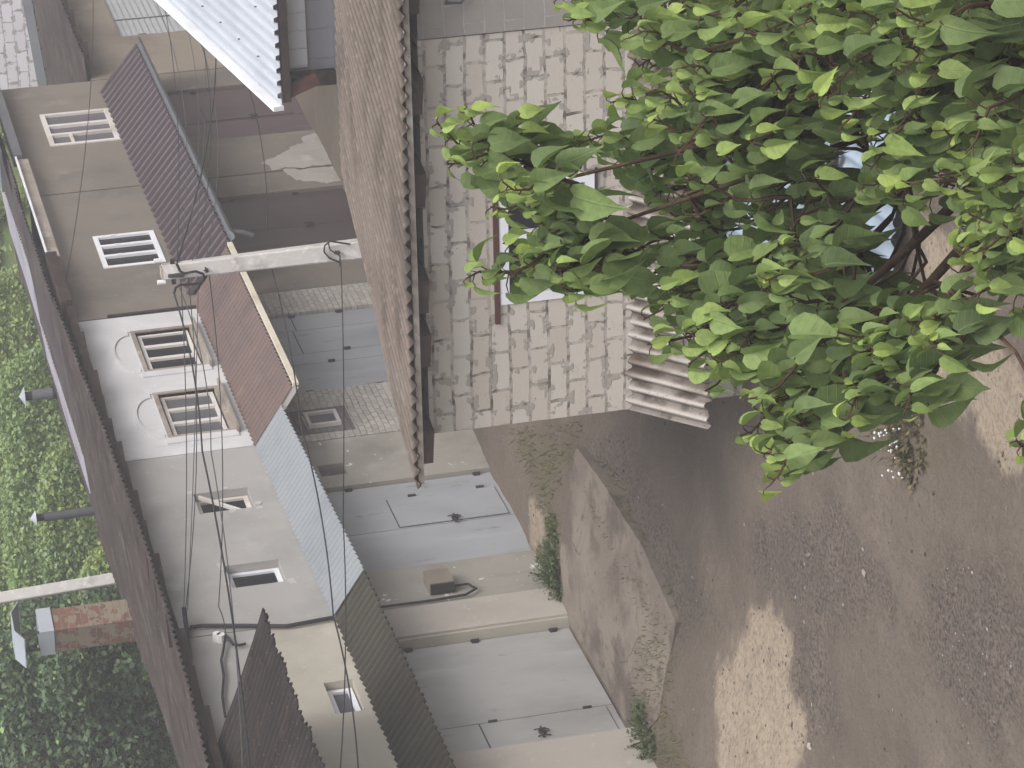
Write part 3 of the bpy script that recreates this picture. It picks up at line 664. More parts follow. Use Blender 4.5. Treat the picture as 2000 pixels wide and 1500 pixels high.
gt = MB(); n = 8
for k in range(n):
    t0, t1 = math.pi+math.pi*k/n, math.pi+math.pi*(k+1)/n; y0, z0 = 16.66, 2.17
    a = (y0+.075*math.cos(t0), z0+.075*math.sin(t0)); b = (y0+.075*math.cos(t1), z0+.075*math.sin(t1))
    gt.quad((41.85, a[0], a[1]), (51.5, a[0], a[1]), (51.5, b[0], b[1]), (41.85, b[0], b[1]))
gt.build('gutter', 'gutter_zinc', cp)
MB().tube([(42.0, 16.66, 2.1), (42.0, 16.68, 1.95), (42.0, 16.75, 1.8)], .04, 8).build('downpipe', 'gutter_zinc', cp)
for i in range(10): MB().bar((42.2+i*1.03, 16.8, 2.11), (42.2+i*1.03, YF, 2.72), .05, .06).build('rafter', 'dark_timber', cp)
for gg, a, b in ((g4, 41.42, 46.7), (g5, 46.72, 52.3)):
    zz = 4.86 if gg is g4 else 4.9
    ym = 19.7 if gg is g4 else 19.1
    rr = top_roof(gg, a, b, 4.86, 4.9, 17.35, ym-.01, 'roof_felt', int(a), sag=.02)
    top_roof(gg, a, b, 4.86, 4.9, ym, 20.35 if gg is g4 else 20.2, 'lilac_sheet', int(a)+1, lift=.012, jag=0, sag=.012, name='roof_sheet')
    top_roof(gg, a, b, 4.86, 4.9, 20.36 if gg is g4 else 20.21, YB, 'roof_felt', int(a)+2, lift=-.01, jag=0, sag=.03, name='roof_edge')
    body(gg, a, b-.05, 4.55, 'brown_plaster')
MB().box(43.55, 48.0, 17.36, 17.40, 4.52, 4.68).build('fascia', 'weathered_timber', g4)
MB().box(43.55, 48.0, 17.30, 17.33, 4.70, 4.73).build('eave_rail', 'white_paint', g4)
MB().box(41.5, 43.5, 17.25, YF+.1, 4.58, 4.74).build('eave_board', 'dark_timber', g4)
MB().box(48.05, 52.1, 17.3, 17.5, 4.6, 4.75).build('eave_board', 'gutter_zinc', g5)
MB().box(48.0, 52.2, 17.2, 17.9, 4.93, 4.98).build('roof_flashing', 'gutter_zinc', g5)

# ------------------------------------------------------------------ low building at the far end and the block house behind it
g6 = thing('garage', (57, YF, -.5), 'low tan garage at the far end of the row with a grey slatted door', 'garage', 'garages in the row along the lane')
rd = (54.6, 57.6, -1, 2.1)
wall(MB(), 52.25, 63.6, -1, 2.95, [rd]).build('wall', 'tan_plaster', g6)
dd = MB()
for i in range(24):
    z0 = -.6+i*.112; dd.hexa([(54.61, YF+.04, z0), (57.59, YF+.04, z0), (57.59, YF+.09, z0), (54.61, YF+.09, z0), (54.61, YF+.06, z0+.11), (57.59, YF+.06, z0+.11), (57.59, YF+.09, z0+.11), (54.61, YF+.09, z0+.11)])
rdoor = dd.build('door', 'roller_grey', g6)
MB().box(55.7, 55.73, YF+.025, YF+.039, -.5, 2.05).build('seam', 'gutter_zinc', rdoor)
MB().box(54.63, 54.72, YF+.02, YF+.038, 1.6, 1.75).build('hinge', 'dark_iron', rdoor)
MB().wave((52.3, 17.1, 3.05), (63.7, 17.1, 3.05), (63.7, 22.5, 2.57), (52.3, 22.5, 2.57), .15, .022, .01, 'sin', 5, .03, .04, 41).build('roof', 'asbestos_brown', g6, smooth=True)
for i in range(11):
    x = 52.35+i*1.0; MB().hexa([(x, 17.2, 2.93), (x+.9, 17.15, 2.86), (x+.9, YF+.1, 2.86), (x, YF+.1, 2.93), (x, 17.2, 3.01), (x+.9, 17.15, 3.0), (x+.9, YF+.1, 3.0), (x, YF+.1, 3.01)]).build('eave_board', 'dark_timber', g6)
MB().box(52.3, 52.5, YF+.31, 22, -1, 2.5).box(63.3, 63.6, YF+.31, 22, -1, 2.5).box(52.51, 63.29, 21.8, 22, -1, 2.4).build('wall', 'tan_plaster', g6)
h7 = thing('house', (66, 20, 0), 'white block house rising over the low brown roof at the far end of the lane', 'house')
MB().box(64, 64.3, 17.6, 25, -1, 6.0).box(64.31, 70, 17.6, 17.9, -1, 6.0).box(64.31, 70, 24.7, 25, -1, 6.0).box(69.7, 70, 17.91, 24.69, -1, 6.0).build('wall', 'white_blocks', h7)
MB().wave((63.6, 17.2, 6.1), (63.6, 25.4, 6.1), (70.4, 25.4, 5.5), (70.4, 17.2, 5.5), .15, .022, .01, 'sin', 4, .02, .03, 44).build('roof', 'asbestos_brown', h7)
MB().prism([(63.97, 17.6, 3.05), (63.97, 24.9, 2.38), (63.97, 24.9, 2.58), (63.97, 17.6, 3.25)], (-.03, 0, 0)).build('flashing', 'blue_sheet', h7)

# ------------------------------------------------------------------ block shed facing the camera
XW = 26.0
b8 = thing('shed', (26, 10.5, -.5), 'pale shell block shed under a brown corrugated slate roof, half hidden by the leafy tree', 'shed')
bwin = (10.10, 11.34, 1.05, 1.98)
def xwall(mb, y0, y1, z0, z1, holes=(), x=XW, th=.25):
    t = MB(); wall(t, y0, y1, z0, z1, holes, 0, th)
    mb.v += []; off = len(mb.v); mb.v += [Vector((x+v.y, v.x, v.z)) for v in t.v]; mb.f += [tuple(off+i for i in f) for f in t.f]; return mb
xwall(MB(), 8.66, 12.6, -.9, 2.70, [bwin]).build('wall', 'shell_blocks', b8)
tag(xwall(MB(), 4.5, 8.645, -.9, 2.70, (), XW-.02).build('wall', 'smooth_blocks', b8), 'smooth grey rendered wall end')
sd = MB(); sd.hexa([(26.26, 12.35, -.9), (33, 12.35, -.9), (33, 12.6, -.9), (26.26, 12.6, -.9), (26.26, 12.35, 2.68), (33, 12.35, 1.88), (33, 12.6, 1.88), (26.26, 12.6, 2.68)])
sd.box(32.75, 33, 4.5, 12.34, -.9, 1.85); sd.hexa([(26.26, 4.5, -.9), (32.7, 4.5, -.9), (32.7, 4.75, -.9), (26.26, 4.75, -.9), (26.26, 4.5, 2.65), (32.7, 4.5, 1.85), (32.7, 4.75, 1.85), (26.26, 4.75, 2.65)])
sd.build('wall', 'shell_blocks', b8)
rf8 = MB().wave((25.62, 4.0, 2.93), (25.62, 12.98, 2.93), (34.2, 12.98, 1.89), (34.2, 4.0, 1.89), .148, .03, .012, 'sin', 14, .015, .03, 51, 8).build('roof', 'asbestos_tan', b8, smooth=True)
ed = MB(); n = int(8.98/.148)
MB().box(25.66, 25.69, 4.0, 12.95, 2.84, 2.895).build('fascia', 'weathered_timber', rf8)
for y in (5.2, 6.2, 7.2, 8.15, 9.1, 10.0, 11.05, 11.6, 12.6):
    MB().hexa([(25.7, y-.16, 2.72), (26.3, y-.18, 2.68), (26.3, y+.22, 2.68), (25.7, y+.16, 2.74), (25.7, y-.16, 2.87), (26.3, y-.18, 2.80), (26.3, y+.22, 2.80), (25.7, y+.16, 2.87)]).build('rafter', 'dark_timber', rf8)
wb = MB(); 
def yframe(mb, y0, y1, z0, z1, x, w, d):
    mb.box(x, x+d, y0, y1, z0, z0+w); mb.box(x, x+d, y0, y1, z1-w, z1); mb.box(x, x+d, y0, y0+w, z0+w, z1-w); mb.box(x, x+d, y1-w, y1, z0+w, z1-w); return mb
wf = yframe(MB(), *bwin, XW-.02, .09, .1); wf.box(XW-.024, XW+.08, 10.62, 10.72, 1.14, 1.89); wf.box(XW-.01, XW+.03, 10.72, 11.25, 1.14, 1.16)
wfo = wf.build('window', 'white_paint', b8)
for a, b in ((10.19, 10.62), (10.72, 11.25)): MB().box(XW+.04, XW+.05, a, b, 1.14, 1.89).build('pane', 'glass_dark', wfo)
MB().box(XW-.03, XW+.1, 9.95, 11.53, 1.985, 2.035).build('lintel', 'red_brick_dark', b8)
MB().box(XW-.025, XW-.003, 10.06, 11.36, 1.02, 1.045).build('sill', 'dark_iron', b8)
vz = MB().wave((25.15, 8.4, .17), (25.15, 12.5, .19), (25.99, 12.6, .72), (25.99, 8.4, .69), .135, .036, .012, 'sin', 5, .04, .006, 61, 8)
vs = tag(vz.build('awning', 'asbestos_grey', b8, smooth=True), 'short stained corrugated slate awning below the window')
for y in (8.9, 10.2, 11.5, 12.3): MB().bar((25.3, y, .18), (25.99, y, .60), .05, .06).build('rafter', 'dark_timber', vs)
MB().tube([(25.55, 8.1, 2.5), (25.9, 8.3, 2.45), (25.93, 8.32, 2.3), (25.93, 8.2, 2.2), (25.93, 8.05, 2.3), (25.93, 7.9, 2.6)], .014, 6).build('cable', 'cable_grey', b8)

# low lean-to of pale blue sheets below the awning
lt = thing('lean_to', (23.7, 9.4, -.5), 'low lean-to of pale blue corrugated sheets glimpsed through the tree leaves', 'lean-to')
MB().wave((21.75, 7.2, -.28), (21.75, 10.25, -.28), (25.5, 10.6, .02), (25.5, 7.2, .02), .16, .018, .006, 'sin', 5, .02, .03, 71).build('roof', 'pale_blue_sheet', lt, smooth=True)
for x, y in ((21.9, 7.4), (21.9, 10.1), (25.3, 10.3), (25.3, 7.4)): MB().box(x-.05, x+.05, y-.05, y+.05, -.7, -.32 if x < 23 else -.04).build('post', 'dark_timber', lt)
pb = MB(); pb.bar((22.6, 7.0, -.14), (22.9, 10.4, -.12), .1, .05); tag(pb.build('plank', 'dark_timber', loc=(22.7, 8.7, -.14)), 'dark plank lying across the pale blue lean-to sheets', 'plank')

# ------------------------------------------------------------------ white roofed building across the lane
b9 = thing('house', (40, 11, -.4), 'blue grey block outbuilding with a shiny white ribbed metal roof', 'house')
XE = 37.6
MB().box(38.1, 38.35, 5, 12.95, -.8, 1.98).box(38.36, 46, 12.7, 12.95, -.8, 1.98).build('wall', 'grey_blocks', b9)
MB().box(37.98, 38.09, 5, 12.86, 1.58, 1.98).build('siding_band', 'white_siding', b9)
rw = MB().wave((XE, 5, 2.04), (XE, 13.22, 2.04), (46, 13.22, 3.27), (46, 5, 3.27), .17, .026, .006, 'trap', 8, 0, 0, 0, 12).build('roof', 'white_sheet', b9)
MB().bar((XE-.03, 13.26, 2.06), (46, 13.26, 3.30), .06, .14).build('verge_trim', 'white_paint', rw)
MB().box(XE+.02, XE+.06, 5, 13.2, 1.88, 1.99).build('fascia', 'dark_timber', rw)
MB().box(XE+.07, 38.0, 5, 13.15, 1.93, 1.95).build('soffit', 'dark_timber', rw)
for i in range(6):
    for j in range(5): MB().box(38.2+i*.8, 38.217+i*.8, 10+j*.68, 10.017+j*.68, 2.09+(.6+i*.8)*.146, 2.12+(.6+i*.8)*.146).build('roof_screw', 'gutter_zinc', rw)
MB().bar((37.75, 12.95, 1.5), (37.75, 13.1, 1.9), .14, .14).build('corner_bracket', 'red_brick_dark', b9)
MB().box(38.0, 38.35, 12.96, 13.15, 1.2, 1.92).build('corner_post', 'dark_timber', b9)

# ------------------------------------------------------------------ utility pole, second pole
PX = 34.3
def sqpole(base, top, w0, w1, rot, name, mat, par):
    b, t = Vector(base), Vector(top); q = [R(rot)+R(45)+k*math.pi/2 for k in range(4)]; m = MB()
    rings = []
    for z in (0, .33, .66, 1):
        c = b.lerp(t, z); w = (w0+(w1-w0)*z)*.7071
        for a in q:
            for s_ in (-.09, .09): rings.append(c+Vector((math.cos(a+s_), math.sin(a+s_), 0))*w)
    for j in range(3):
        for k in range(8): m.f.append((j*8+k, j*8+(k+1) % 8, j*8+8+(k+1) % 8, j*8+8+k))
    m.f += [tuple(range(8))[::-1], tuple(range(24, 32))]; m.v = rings
    return m.build(name, mat, par)
ptop = on_x(318, 531, PX); plow = on_x(690, 487, PX); pdir = (plow-ptop); pbase = ptop+pdir*((ptop.z+.6)/(ptop.z-plow.z))
pole = thing('utility_pole', (pbase.x, pbase.y, -.6), 'pale square concrete utility pole rising behind the slate roof in mid lane', 'utility pole')
psh = sqpole(pbase, ptop, .25, .165, 12, 'shaft', 'pole_concrete', pole)
MB().box(ptop.x-.07, ptop.x+.07, ptop.y-.06, ptop.y+.07, ptop.z+.001, ptop.z+.025).build('pole_cap', 'weathered_timber', pole)
def insulator(par, p, d=(0, 0, 1)):
    p, d = Vector(p), Vector(d).normalized()
    m = MB().tube([p, p+d*.03, p+d*.05, p+d*.1], .03, 8); return m.build('insulator', 'porcelain', par)
insulator(pole, ptop+Vector((-.05, .11, -.02))); insulator(pole, ptop+Vector((-.02, -.16, .0)))
hk = MB(); hk.bar(ptop+Vector((-.02, .16, -.12)), ptop+Vector((-.02, -.16, -.12)), .05, .05); hk.bar(ptop+Vector((-.13, .02, -.24)), ptop+Vector((-.09, .02, -.05)), .04, .05)
hk.build('clamp', 'dark_iron', pole)
def pm(x, y, dx=-.15): return on_x(x, y, PX+dx)
MB().tube([pm(345, 515), pm(352, 530), pm(360, 534), pm(382, 530), pm(397, 535), pm(398, 545), pm(388, 553), pm(370, 556), pm(352, 556), pm(343, 562), pm(340, 573)], .016, 8).build('cable_loop', 'cable_black', pole)
MB().tube([pm(684, 477), pm(664, 474), pm(645, 471), pm(634, 480), pm(633, 492), pm(643, 504), pm(660, 511), pm(666, 514)], .011, 6).build('cable_loop', 'cable_black', pole)
MB().tube([pm(641, 474, -.17), pm(645, 488, -.17), pm(664, 500, -.17), pm(664, 520, -.17)], .009, 6).build('cable_loop', 'cable_black', pole)
for p in ((401, 523), (404, 526), (660, 490), (655, 490)):
    a = pm(*p, -.09); MB().tube([a, a+Vector((-.08, 0, 0)), a+Vector((-.09, 0, .03))], .012, 6).build('hook', 'dark_iron', pole)
q2 = on_y(236, 1128, 21.35); q2t = on_y(-10, 1170, 21.35)
pole2 = thing('utility_pole', (q2.x, q2.y, .5), 'plain grey concrete pole standing behind the roofs beside the brick chimney', 'utility pole')
d2 = q2-q2t; sqpole(q2+d2*((q2.z-.4)/(q2t.z-q2.z+1e-6))*1.0, q2t-d2*.4, .17, .15, 35, 'shaft', 'pole_concrete', pole2)

# ------------------------------------------------------------------ wires
def wire(pts, r, label, mat='cable_black', n=10):
    path = []
    for (a, b, sg) in pts:
        seg = sag_line(a, b, sg, n); path += seg if not path else seg[1:]
    m = MB().tube(path, r*.66, 6); o = m.build('power_cable', mat, loc=path[0]); tag(o, label, 'cable', 'overhead cables over the lane'); return o
T = lambda x, y, X=PX: on_x(x, y, X)
Fy = lambda x, y, d=.03: on_y(x, y, YF-d)
far = lambda x, y: on_y(x, y, 15.6)
near = lambda x, y: on_x(x, y, 27.5)
wire([(T(346, 516), on_x(318, -6, 52), .12)], .011, 'thin black cable running from the pole top to the right, nearest the garage wall')
wire([(T(346, 512), on_x(415, -6, 50), .22)], .016, 'thickest black cable crossing over the white metal roof to the pole top')
wire([(T(362, 500), on_x(348, -4, 50), .25)], .008, 'faint cable just below the thin pole top cable', 'cable_grey')
wire([(T(403, 502), on_x(352, -4, 49), .35)], .010, 'cable passing across the middle of the purple canopy', 'cable_grey')
wire([(T(384, 505), on_x(371, -6, 47), .25)], .010, 'cable that slants over the purple canopy and behind the white roof verge')
wire([(on_y(126, 566, 17.4), on_y(182, -6, 17.0), .12)], .011, 'single cable fixed under the brown garage eave and crossing its old white window')
wire([(on_x(520, 488, 35), on_x(405, -4, 47), .3), ], .011, 'low cable swinging across the dark brown garage doors')
wire([(on_x(520, 488, 35), on_x(588, 832, 29.6), .05), (on_x(588, 832, 29.6), on_x(651, 1202, 25.5), .05), (on_x(651, 1202, 25.5), on_x(700, 1510, 23), .04)], .013, 'low black cable sagging across the red and blue canopies')
wire([(T(340, 573), on_x(395, 881, 30), .06), (on_x(395, 881, 30), on_x(489, 1510, 24), .05)], .017, 'heavy twisted cable from the pole top running down past the black lean-to roof')
aw = Fy(359, 1186, .3)
wire([(T(353, 545), aw, .05)], .010, 'upper of the three cables from the pole to the grey garage eave')
wire([(T(367, 540), aw+Vector((0, .02, -.02)), .12)], .010, 'middle of the three cables from the pole to the grey garage eave')
wire([(T(387, 535), aw+Vector((0, .04, -.04)), .02)], .010, 'lowest of the three cables from the pole to the grey garage eave', 'cable_grey')
fb_ = Fy(440, 1240, .08)
wire([(T(408, 533), Fy(427, 1185, .3), .1), (Fy(427, 1185, .3), fb_, .02)], .011, 'cable from the pole crossing the white arched windows to the wall above the lean-to')
wire([(T(666, 514, PX-.2), on_x(670, 1018, 28.3), .02), (on_x(670, 1018, 28.3), on_x(664, 1512, 23), .04)], .011, 'lowest cable running level from the low clamp of the pole over the green canopy')
wire([(T(350, 514), on_x(300, -6, 54), .3)], .010, 'uppermost slack thin cable leaving the pole top towards the right end of the lane', 'cable_grey')
wire([(T(376, 508), on_x(392, -6, 51), .12)], .009, 'taut thin cable between the thick one and the purple canopy edge', 'cable_grey')
wire([(T(350, 560), on_x(412, 881, 31), .1), (on_x(412, 881, 31), on_x(474, 1510, 24), .06)], .011, 'thin cable just beside the heavy twisted one on its way past the black lean-to', 'cable_grey')
# cables fixed to the near wall
cw = thing('wall_cable', (31.6, YF, 4), 'black cable bundle running along the grey eave and down the seam beside the cream wall', 'cable')
MB().tube([aw, Fy(362, 1215, .12), Fy(368, 1236, .06), Fy(374, 1225, .05), Fy(395, 1222, .05), Fy(480, 1222, .05), Fy(560, 1223, .05), Fy(651, 1206, .05)], .026, 6).build('cable', 'cable_black', cw)
MB().tube([Fy(360, 1190, .2), Fy(372, 1300, .08), Fy(384, 1400, .1), Fy(398, 1470, .1), Fy(412, 1530, .1)], .03, 6).build('cable', 'cable_black', cw)
MB().tube([Fy(366, 1240, .04), Fy(360, 1260, .05), Fy(362, 1330, .05), Fy(392, 1380, .05), Fy(404, 1440, .05), Fy(420, 1540, .05)], .012, 6).build('cable', 'cable_grey', cw)
MB().tube([fb_, Fy(456, 1259, .06), Fy(468, 1260, .05), Fy(480, 1257, .05)], .018, 6).build('cable', 'cable_black', cw)
MB().tube([fb_, Fy(437, 1265, .05), Fy(432, 1290, .05), Fy(437, 1320, .05), Fy(434, 1360, .05), Fy(440, 1400, .1)], .016, 6).build('cable', 'cable_black', cw)
for p in ((424, 1251), (432, 1253)):
    a = Fy(*p, .0); MB().tube([a, a-Vector((0, .04, 0)), a-Vector((0, .1, 0))], .05, 8).build('insulator', 'porcelain', cw)

# ------------------------------------------------------------------ leaves
def heart_leaf(mb, p, tip, nrm, L, tint, W=.82, curl=.12, fold=.18):
    """broad heart shaped leaf with a pointed drip tip, folded along its midrib"""
    t = tip.normalized(); n = (nrm-t*nrm.dot(t))
    if n.length < 1e-4: n = t.orthogonal()
    n.normalize(); b = t.cross(n); o = len(mb.v)
    prof = ((-.06, .16), (0.05, .34), (.25, .45), (.48, .40), (.70, .24), (.86, .09))
    mid = [(0, 0)]+[(u, 0) for u, w in prof[1:]]
    wv = random.uniform(-.05, .05)
    def P(u, w, sgn):
        h = abs(w)*fold*L*1.4 - curl*L*u*u*1.6 + L*wv*math.sin(u*7+sgn*w*9)
        return p+t*(u*L)+b*(w*W*L*sgn)+n*h
    vs = []
    for u, w in prof: vs.append(P(max(u, 0) if w == 0 else u, 0, 1) if u > 0 else P(0, 0, 1))
    for u, w in prof: vs.append(P(u, w, 1))
    for u, w in prof: vs.append(P(u, w, -1))
    vs.append(P(1.06, 0, 1)); mb.v += vs
    for i in range(5):
        mb.f.append((o+i, o+i+1, o+6+i+1, o+6+i)); mb.f.append((o+i+1, o+i, o+12+i, o+12+i+1))
    mb.f.append((o+5, o+18, o+11)); mb.f.append((o+18, o+5, o+17))
    mb.tint += [tint+(1,)]*19
    mb.lc += [(max(u, 0), 0, 0) for u, w in prof]+[(u, w, 0) for u, w in prof]*2+[(1, 0, 0)]
def mixc(a, b, t): return tuple(x+(y-x)*t for x, y in zip(a, b))
DK, MD, LT, YG = lin(84, 100, 66)[:3], lin(114, 132, 84)[:3], lin(148, 170, 102)[:3], lin(186, 206, 106)[:3]

TD = 13.4
tr = thing('tree', (12.6, 4.2, -.45), 'big near tree with large heart shaped leaves hiding the block shed', 'tree')
LV = MB(); LV.tint = []; BR = MB()
rt_ = random.Random(3); random.seed(5)
def shoot(base, tip, n, size, tipsize, young):
    base, tip = Vector(base), Vector(tip); ax = (tip-base); L = ax.length; d = ax.normalized()
    x = d.orthogonal().normalized(); y = d.cross(x); ph = rt_.uniform(0, 6)
    pts = [base.lerp(tip, i/6)+(x*math.sin(i*1.1+ph)+y*math.cos(i*.9+ph))*.012*min(i, 3) for i in range(7)]
    BR.tube(pts, .011, 5, .004)
    for i in range(n):
        t = (i+.6)/n; t = t**.85; q = pts[min(5, int(t*6))].lerp(pts[min(6, int(t*6)+1)], t*6-int(t*6) if t < 1 else 0)
        a = ph+i*2.4+rt_.uniform(-.4, .4); out = (x*math.cos(a)+y*math.sin(a))
        out = (out+Vector((0, 0, -.1))).normalized()
        s_ = size*(1-t)+tipsize*t; s_ *= rt_.uniform(.6, 1.35)
        pet = s_*rt_.uniform(.35, .6)
        o = q+(out*.8+d*.45).normalized()*pet
        tipd = out*rt_.uniform(.35, .85)+Vector((0, 0, -rt_.uniform(.5, 1.2)))+Vector([rt_.gauss(0, .22) for _ in range(3)])
        nrm = out*rt_.uniform(.3, .9)+Vector((0, 0, .9))+Vector([rt_.gauss(0, .33) for _ in range(3)])
        c = mixc(mixc(DK, MD, rt_.random()), LT, rt_.random()**2*.6)
        yv = max(0, (t-.55)/.45)*young
        c = mixc(c, mixc(LT, YG, rt_.random()), min(1, yv*rt_.uniform(.6, 1.2)))
        BR.tube([q, q.lerp(o, .6)+Vector((0, 0, .01)), o], .0035, 4, .0025, cap=False)
        heart_leaf(LV, o, tipd, nrm, s_, c, rt_.uniform(.6, .86), rt_.uniform(.05, .5), rt_.uniform(.15, .6))
# shoots that make the outline: tip, base (surveyed), leaves, distance
EDGE = [((1060, 525), (1190, 480), 10, 13.3), ((1100, 560), (1210, 510), 9, 13.2), ((1020, 500), (1150, 470), 9, 13.4), ((880, 300), (1010, 335), 9, 13.5), ((940, 262), (1050, 320), 9, 13.7), ((1000, 250), (1090, 310), 8, 13.8), ((1010, 420), (1150, 450), 11, 13.3), ((1085, 545), (1190, 500), 9, 13.2),  
        ((845, 258), (1050, 330), 20, 13.6), ((900, 225), (1040, 320), 10, 13.8), ((965, 385), (1120, 420), 13, 13.4), ((985, 350), (1130, 360), 9, 13.1), ((912, 562), (1090, 480), 14, 13.2), ((1000, 545), (1150, 470), 9, 13.4), ((985, 470), (1160, 440), 11, 13.7),
        ((1085, 15), (1260, -30), 14, 13.6), ((1110, 60), (1280, 10), 11, 13.3), ((1245, 110), (1400, 70), 12, 13.4), ((1265, 60), (1420, 20), 12, 13.8), ((1120, 265), (1300, 300), 16, 13.9), ((1190, 200), (1330, 240), 13, 14.2), ((1165, 300), (1310, 330), 10, 14.3),
        ((1185, 480), (1340, 470), 13, 13.7), ((1205, 545), (1360, 500), 12, 13.5), ((1290, 575), (1440, 520), 13, 13.3), ((1340, 640), (1470, 590), 13, 13.0), ((1400, 690), (1530, 640), 12, 13.0), ((1450, 690), (1580, 640), 12, 13.2),
        ((1480, 760), (1600, 700), 11, 12.9), ((1445, 835), (1560, 770), 11, 12.8), ((1490, 895), (1590, 800), 11, 12.7), ((1500, 930), (1600, 860), 8, 12.6), ((1560, 850), (1680, 760), 12, 12.8),
        ((1640, 820), (1740, 730), 11, 12.7), ((1760, 800), (1830, 720), 11, 12.5), ((1700, 700), (1830, 640), 14, 12.7), ((1780, 620), (1900, 600), 14, 12.6), ((1820, 690), (1900, 640), 11, 12.5),
        ((1870, 500), (2000, 500), 13, 12.5), ((1900, 560), (2030, 560), 13, 12.5), ((1990, 855), (2060, 830), 7, 12.0), ((1960, 480), (2080, 470), 12, 12.3)]
CROWN = [(1290, -40), (1330, 230), (1290, 420), (1330, 560), (1440, 660), (1560, 730), (1720, 720), (1800, 640), (1790, 560), (1800, 420), (1880, 420), (2060, 500), (2080, -40)]
GAPS = [((1715, 235), 34), ((1765, 400), 40), ((1700, 470), 30), ((1830, 510), 50), ((1770, 520), 32), ((1900, 330), 26), ((1330, 395), 24), ((1450, 480), 22), ((1640, 300), 18)]
limb_ends = []
trunk = [Vector((12.6, 4.2, -.45)), Vector((12.62, 4.22, .7)), Vector((12.5, 4.3, 1.7)), Vector((12.45, 4.4, 2.4))]
TB = MB(); TB.tube(trunk, .17, 12, .11)
for (x, y, dd) in ((1190, 440, 13.5), (1120, 345, 13.6), (1400, 250, 13.9), (1330, 520, 13.4), (1600, 640, 13.0), (1340, 380, 13.7), (1280, 60, 13.6), (1500, 560, 13.2), (1650, 720, 12.8), (1480, 150, 13.9), (1700, 300, 13.6), (1850, 560, 12.7), (1950, 150, 13.0), (1600, 450, 13.6), (1820, 250, 12.7), (1560, 20, 13.3), (1980, 420, 12.5)):
    e = at(x, y, dd); s0 = trunk[3] if x < 1750 else trunk[2]
    mid = s0.lerp(e, .5)+Vector((rt_.uniform(-.1, .1), rt_.uniform(-.1, .1), -.12))
    pts = [s0, s0.lerp(mid, .5)+Vector((0, 0, -.03)), mid, mid.lerp(e, .5)+Vector((0, 0, -.02)), e]
    TB.tube(pts, .05 if x > 1350 else .026, 7, .012 if x > 1350 else .008); limb_ends.append(e); limb_ends.append(pts[3])
def grow(tip, base, n, size, tipsize, young):
    shoot(base, tip, n, size, tipsize, young)
    e = min(limb_ends, key=lambda q: (q-base).length)
    BR.tube([e, e.lerp(base, .5)+Vector((0, 0, -.07)), base], .009, 5, .008)
for tp, bs, n, dd in EDGE:
    grow(at(*tp, dd-.1), at(*bs, dd+.1), n+6, .188, .08, 1.0)
cnt = 0
while cnt < 240:
    x, y = rt_.uniform(1280, 2080), rt_.uniform(-60, 760)
    if poly_dist(x, y, CROWN) < 12 or any(math.hypot(x-gx_, y-gy_) < r+40 for (gx_, gy_), r in GAPS): continue
    k = (x-1290)/700; dd = 13.9-1.1*k+rt_.uniform(-.8, .8)
    b0 = at(x+rt_.uniform(30, 70), y+rt_.uniform(-50, 50), dd+.15); t0 = b0+Vector((rt_.uniform(-.3, .05), rt_.uniform(-.2, .2), rt_.uniform(.25, .5)))
    grow(t0, b0, rt_.randint(9, 13), rt_.uniform(.15, .215), .085, .85 if dd < 13.3 else .25); cnt += 1
TB.build('trunk', 'bark', tr, smooth=True); BR.build('branches', 'bark', tr, recalc=False, smooth=True); LV.build('leaves', 'leaf_broad', tr, recalc=False, smooth=True)

# ------------------------------------------------------------------ field rows and far tree
def small_leaf(mb, p, L, tint, rnd, up=.6):
    d = Vector((rnd.gauss(0, 1), rnd.gauss(0, 1), rnd.gauss(0, .7))).normalized(); n = Vector((rnd.gauss(0, .6)-.25, rnd.gauss(0, .6)-.2, up+rnd.random()*.5))
    n = n-d*n.dot(d); n.normalize(); b = d.cross(n)*L*.36; o = len(mb.v)
    mb.v += [p-d*L*.5, p+b+n*L*.08, p+d*L*.5, p-b+n*L*.08]; mb.f += [(o, o+1, o+2), (o, o+2, o+3)]; mb.tint += [tint+(1,)]*4
def seen(q, z, m=120):
    d = Vector((q.x, q.y, z))-CAM; k = d.dot(_fw); x = 1000+F*d.dot(_V)/k; y = 750-F*d.dot(_U)/k
    return -m*3 < x < 2000 and -m*2 < y < 1500+m*2
FG = [lin(122, 144, 98)[:3], lin(142, 166, 108)[:3], lin(158, 180, 116)[:3], lin(176, 186, 110)[:3], lin(178, 194, 160)[:3]]  # crop greens lightened to bake in the pale distance haze
ra = R(138); rd_ = Vector((math.cos(ra), math.sin(ra), 0)); rn = Vector((math.cos(ra-math.pi/2), math.sin(ra-math.pi/2), 0))
C0 = Vector((42.0, 21.6, 0)); ordn = ['nearest', 'second', 'third', 'fourth', 'fifth', 'sixth', 'seventh', 'eighth', 'ninth', 'tenth']
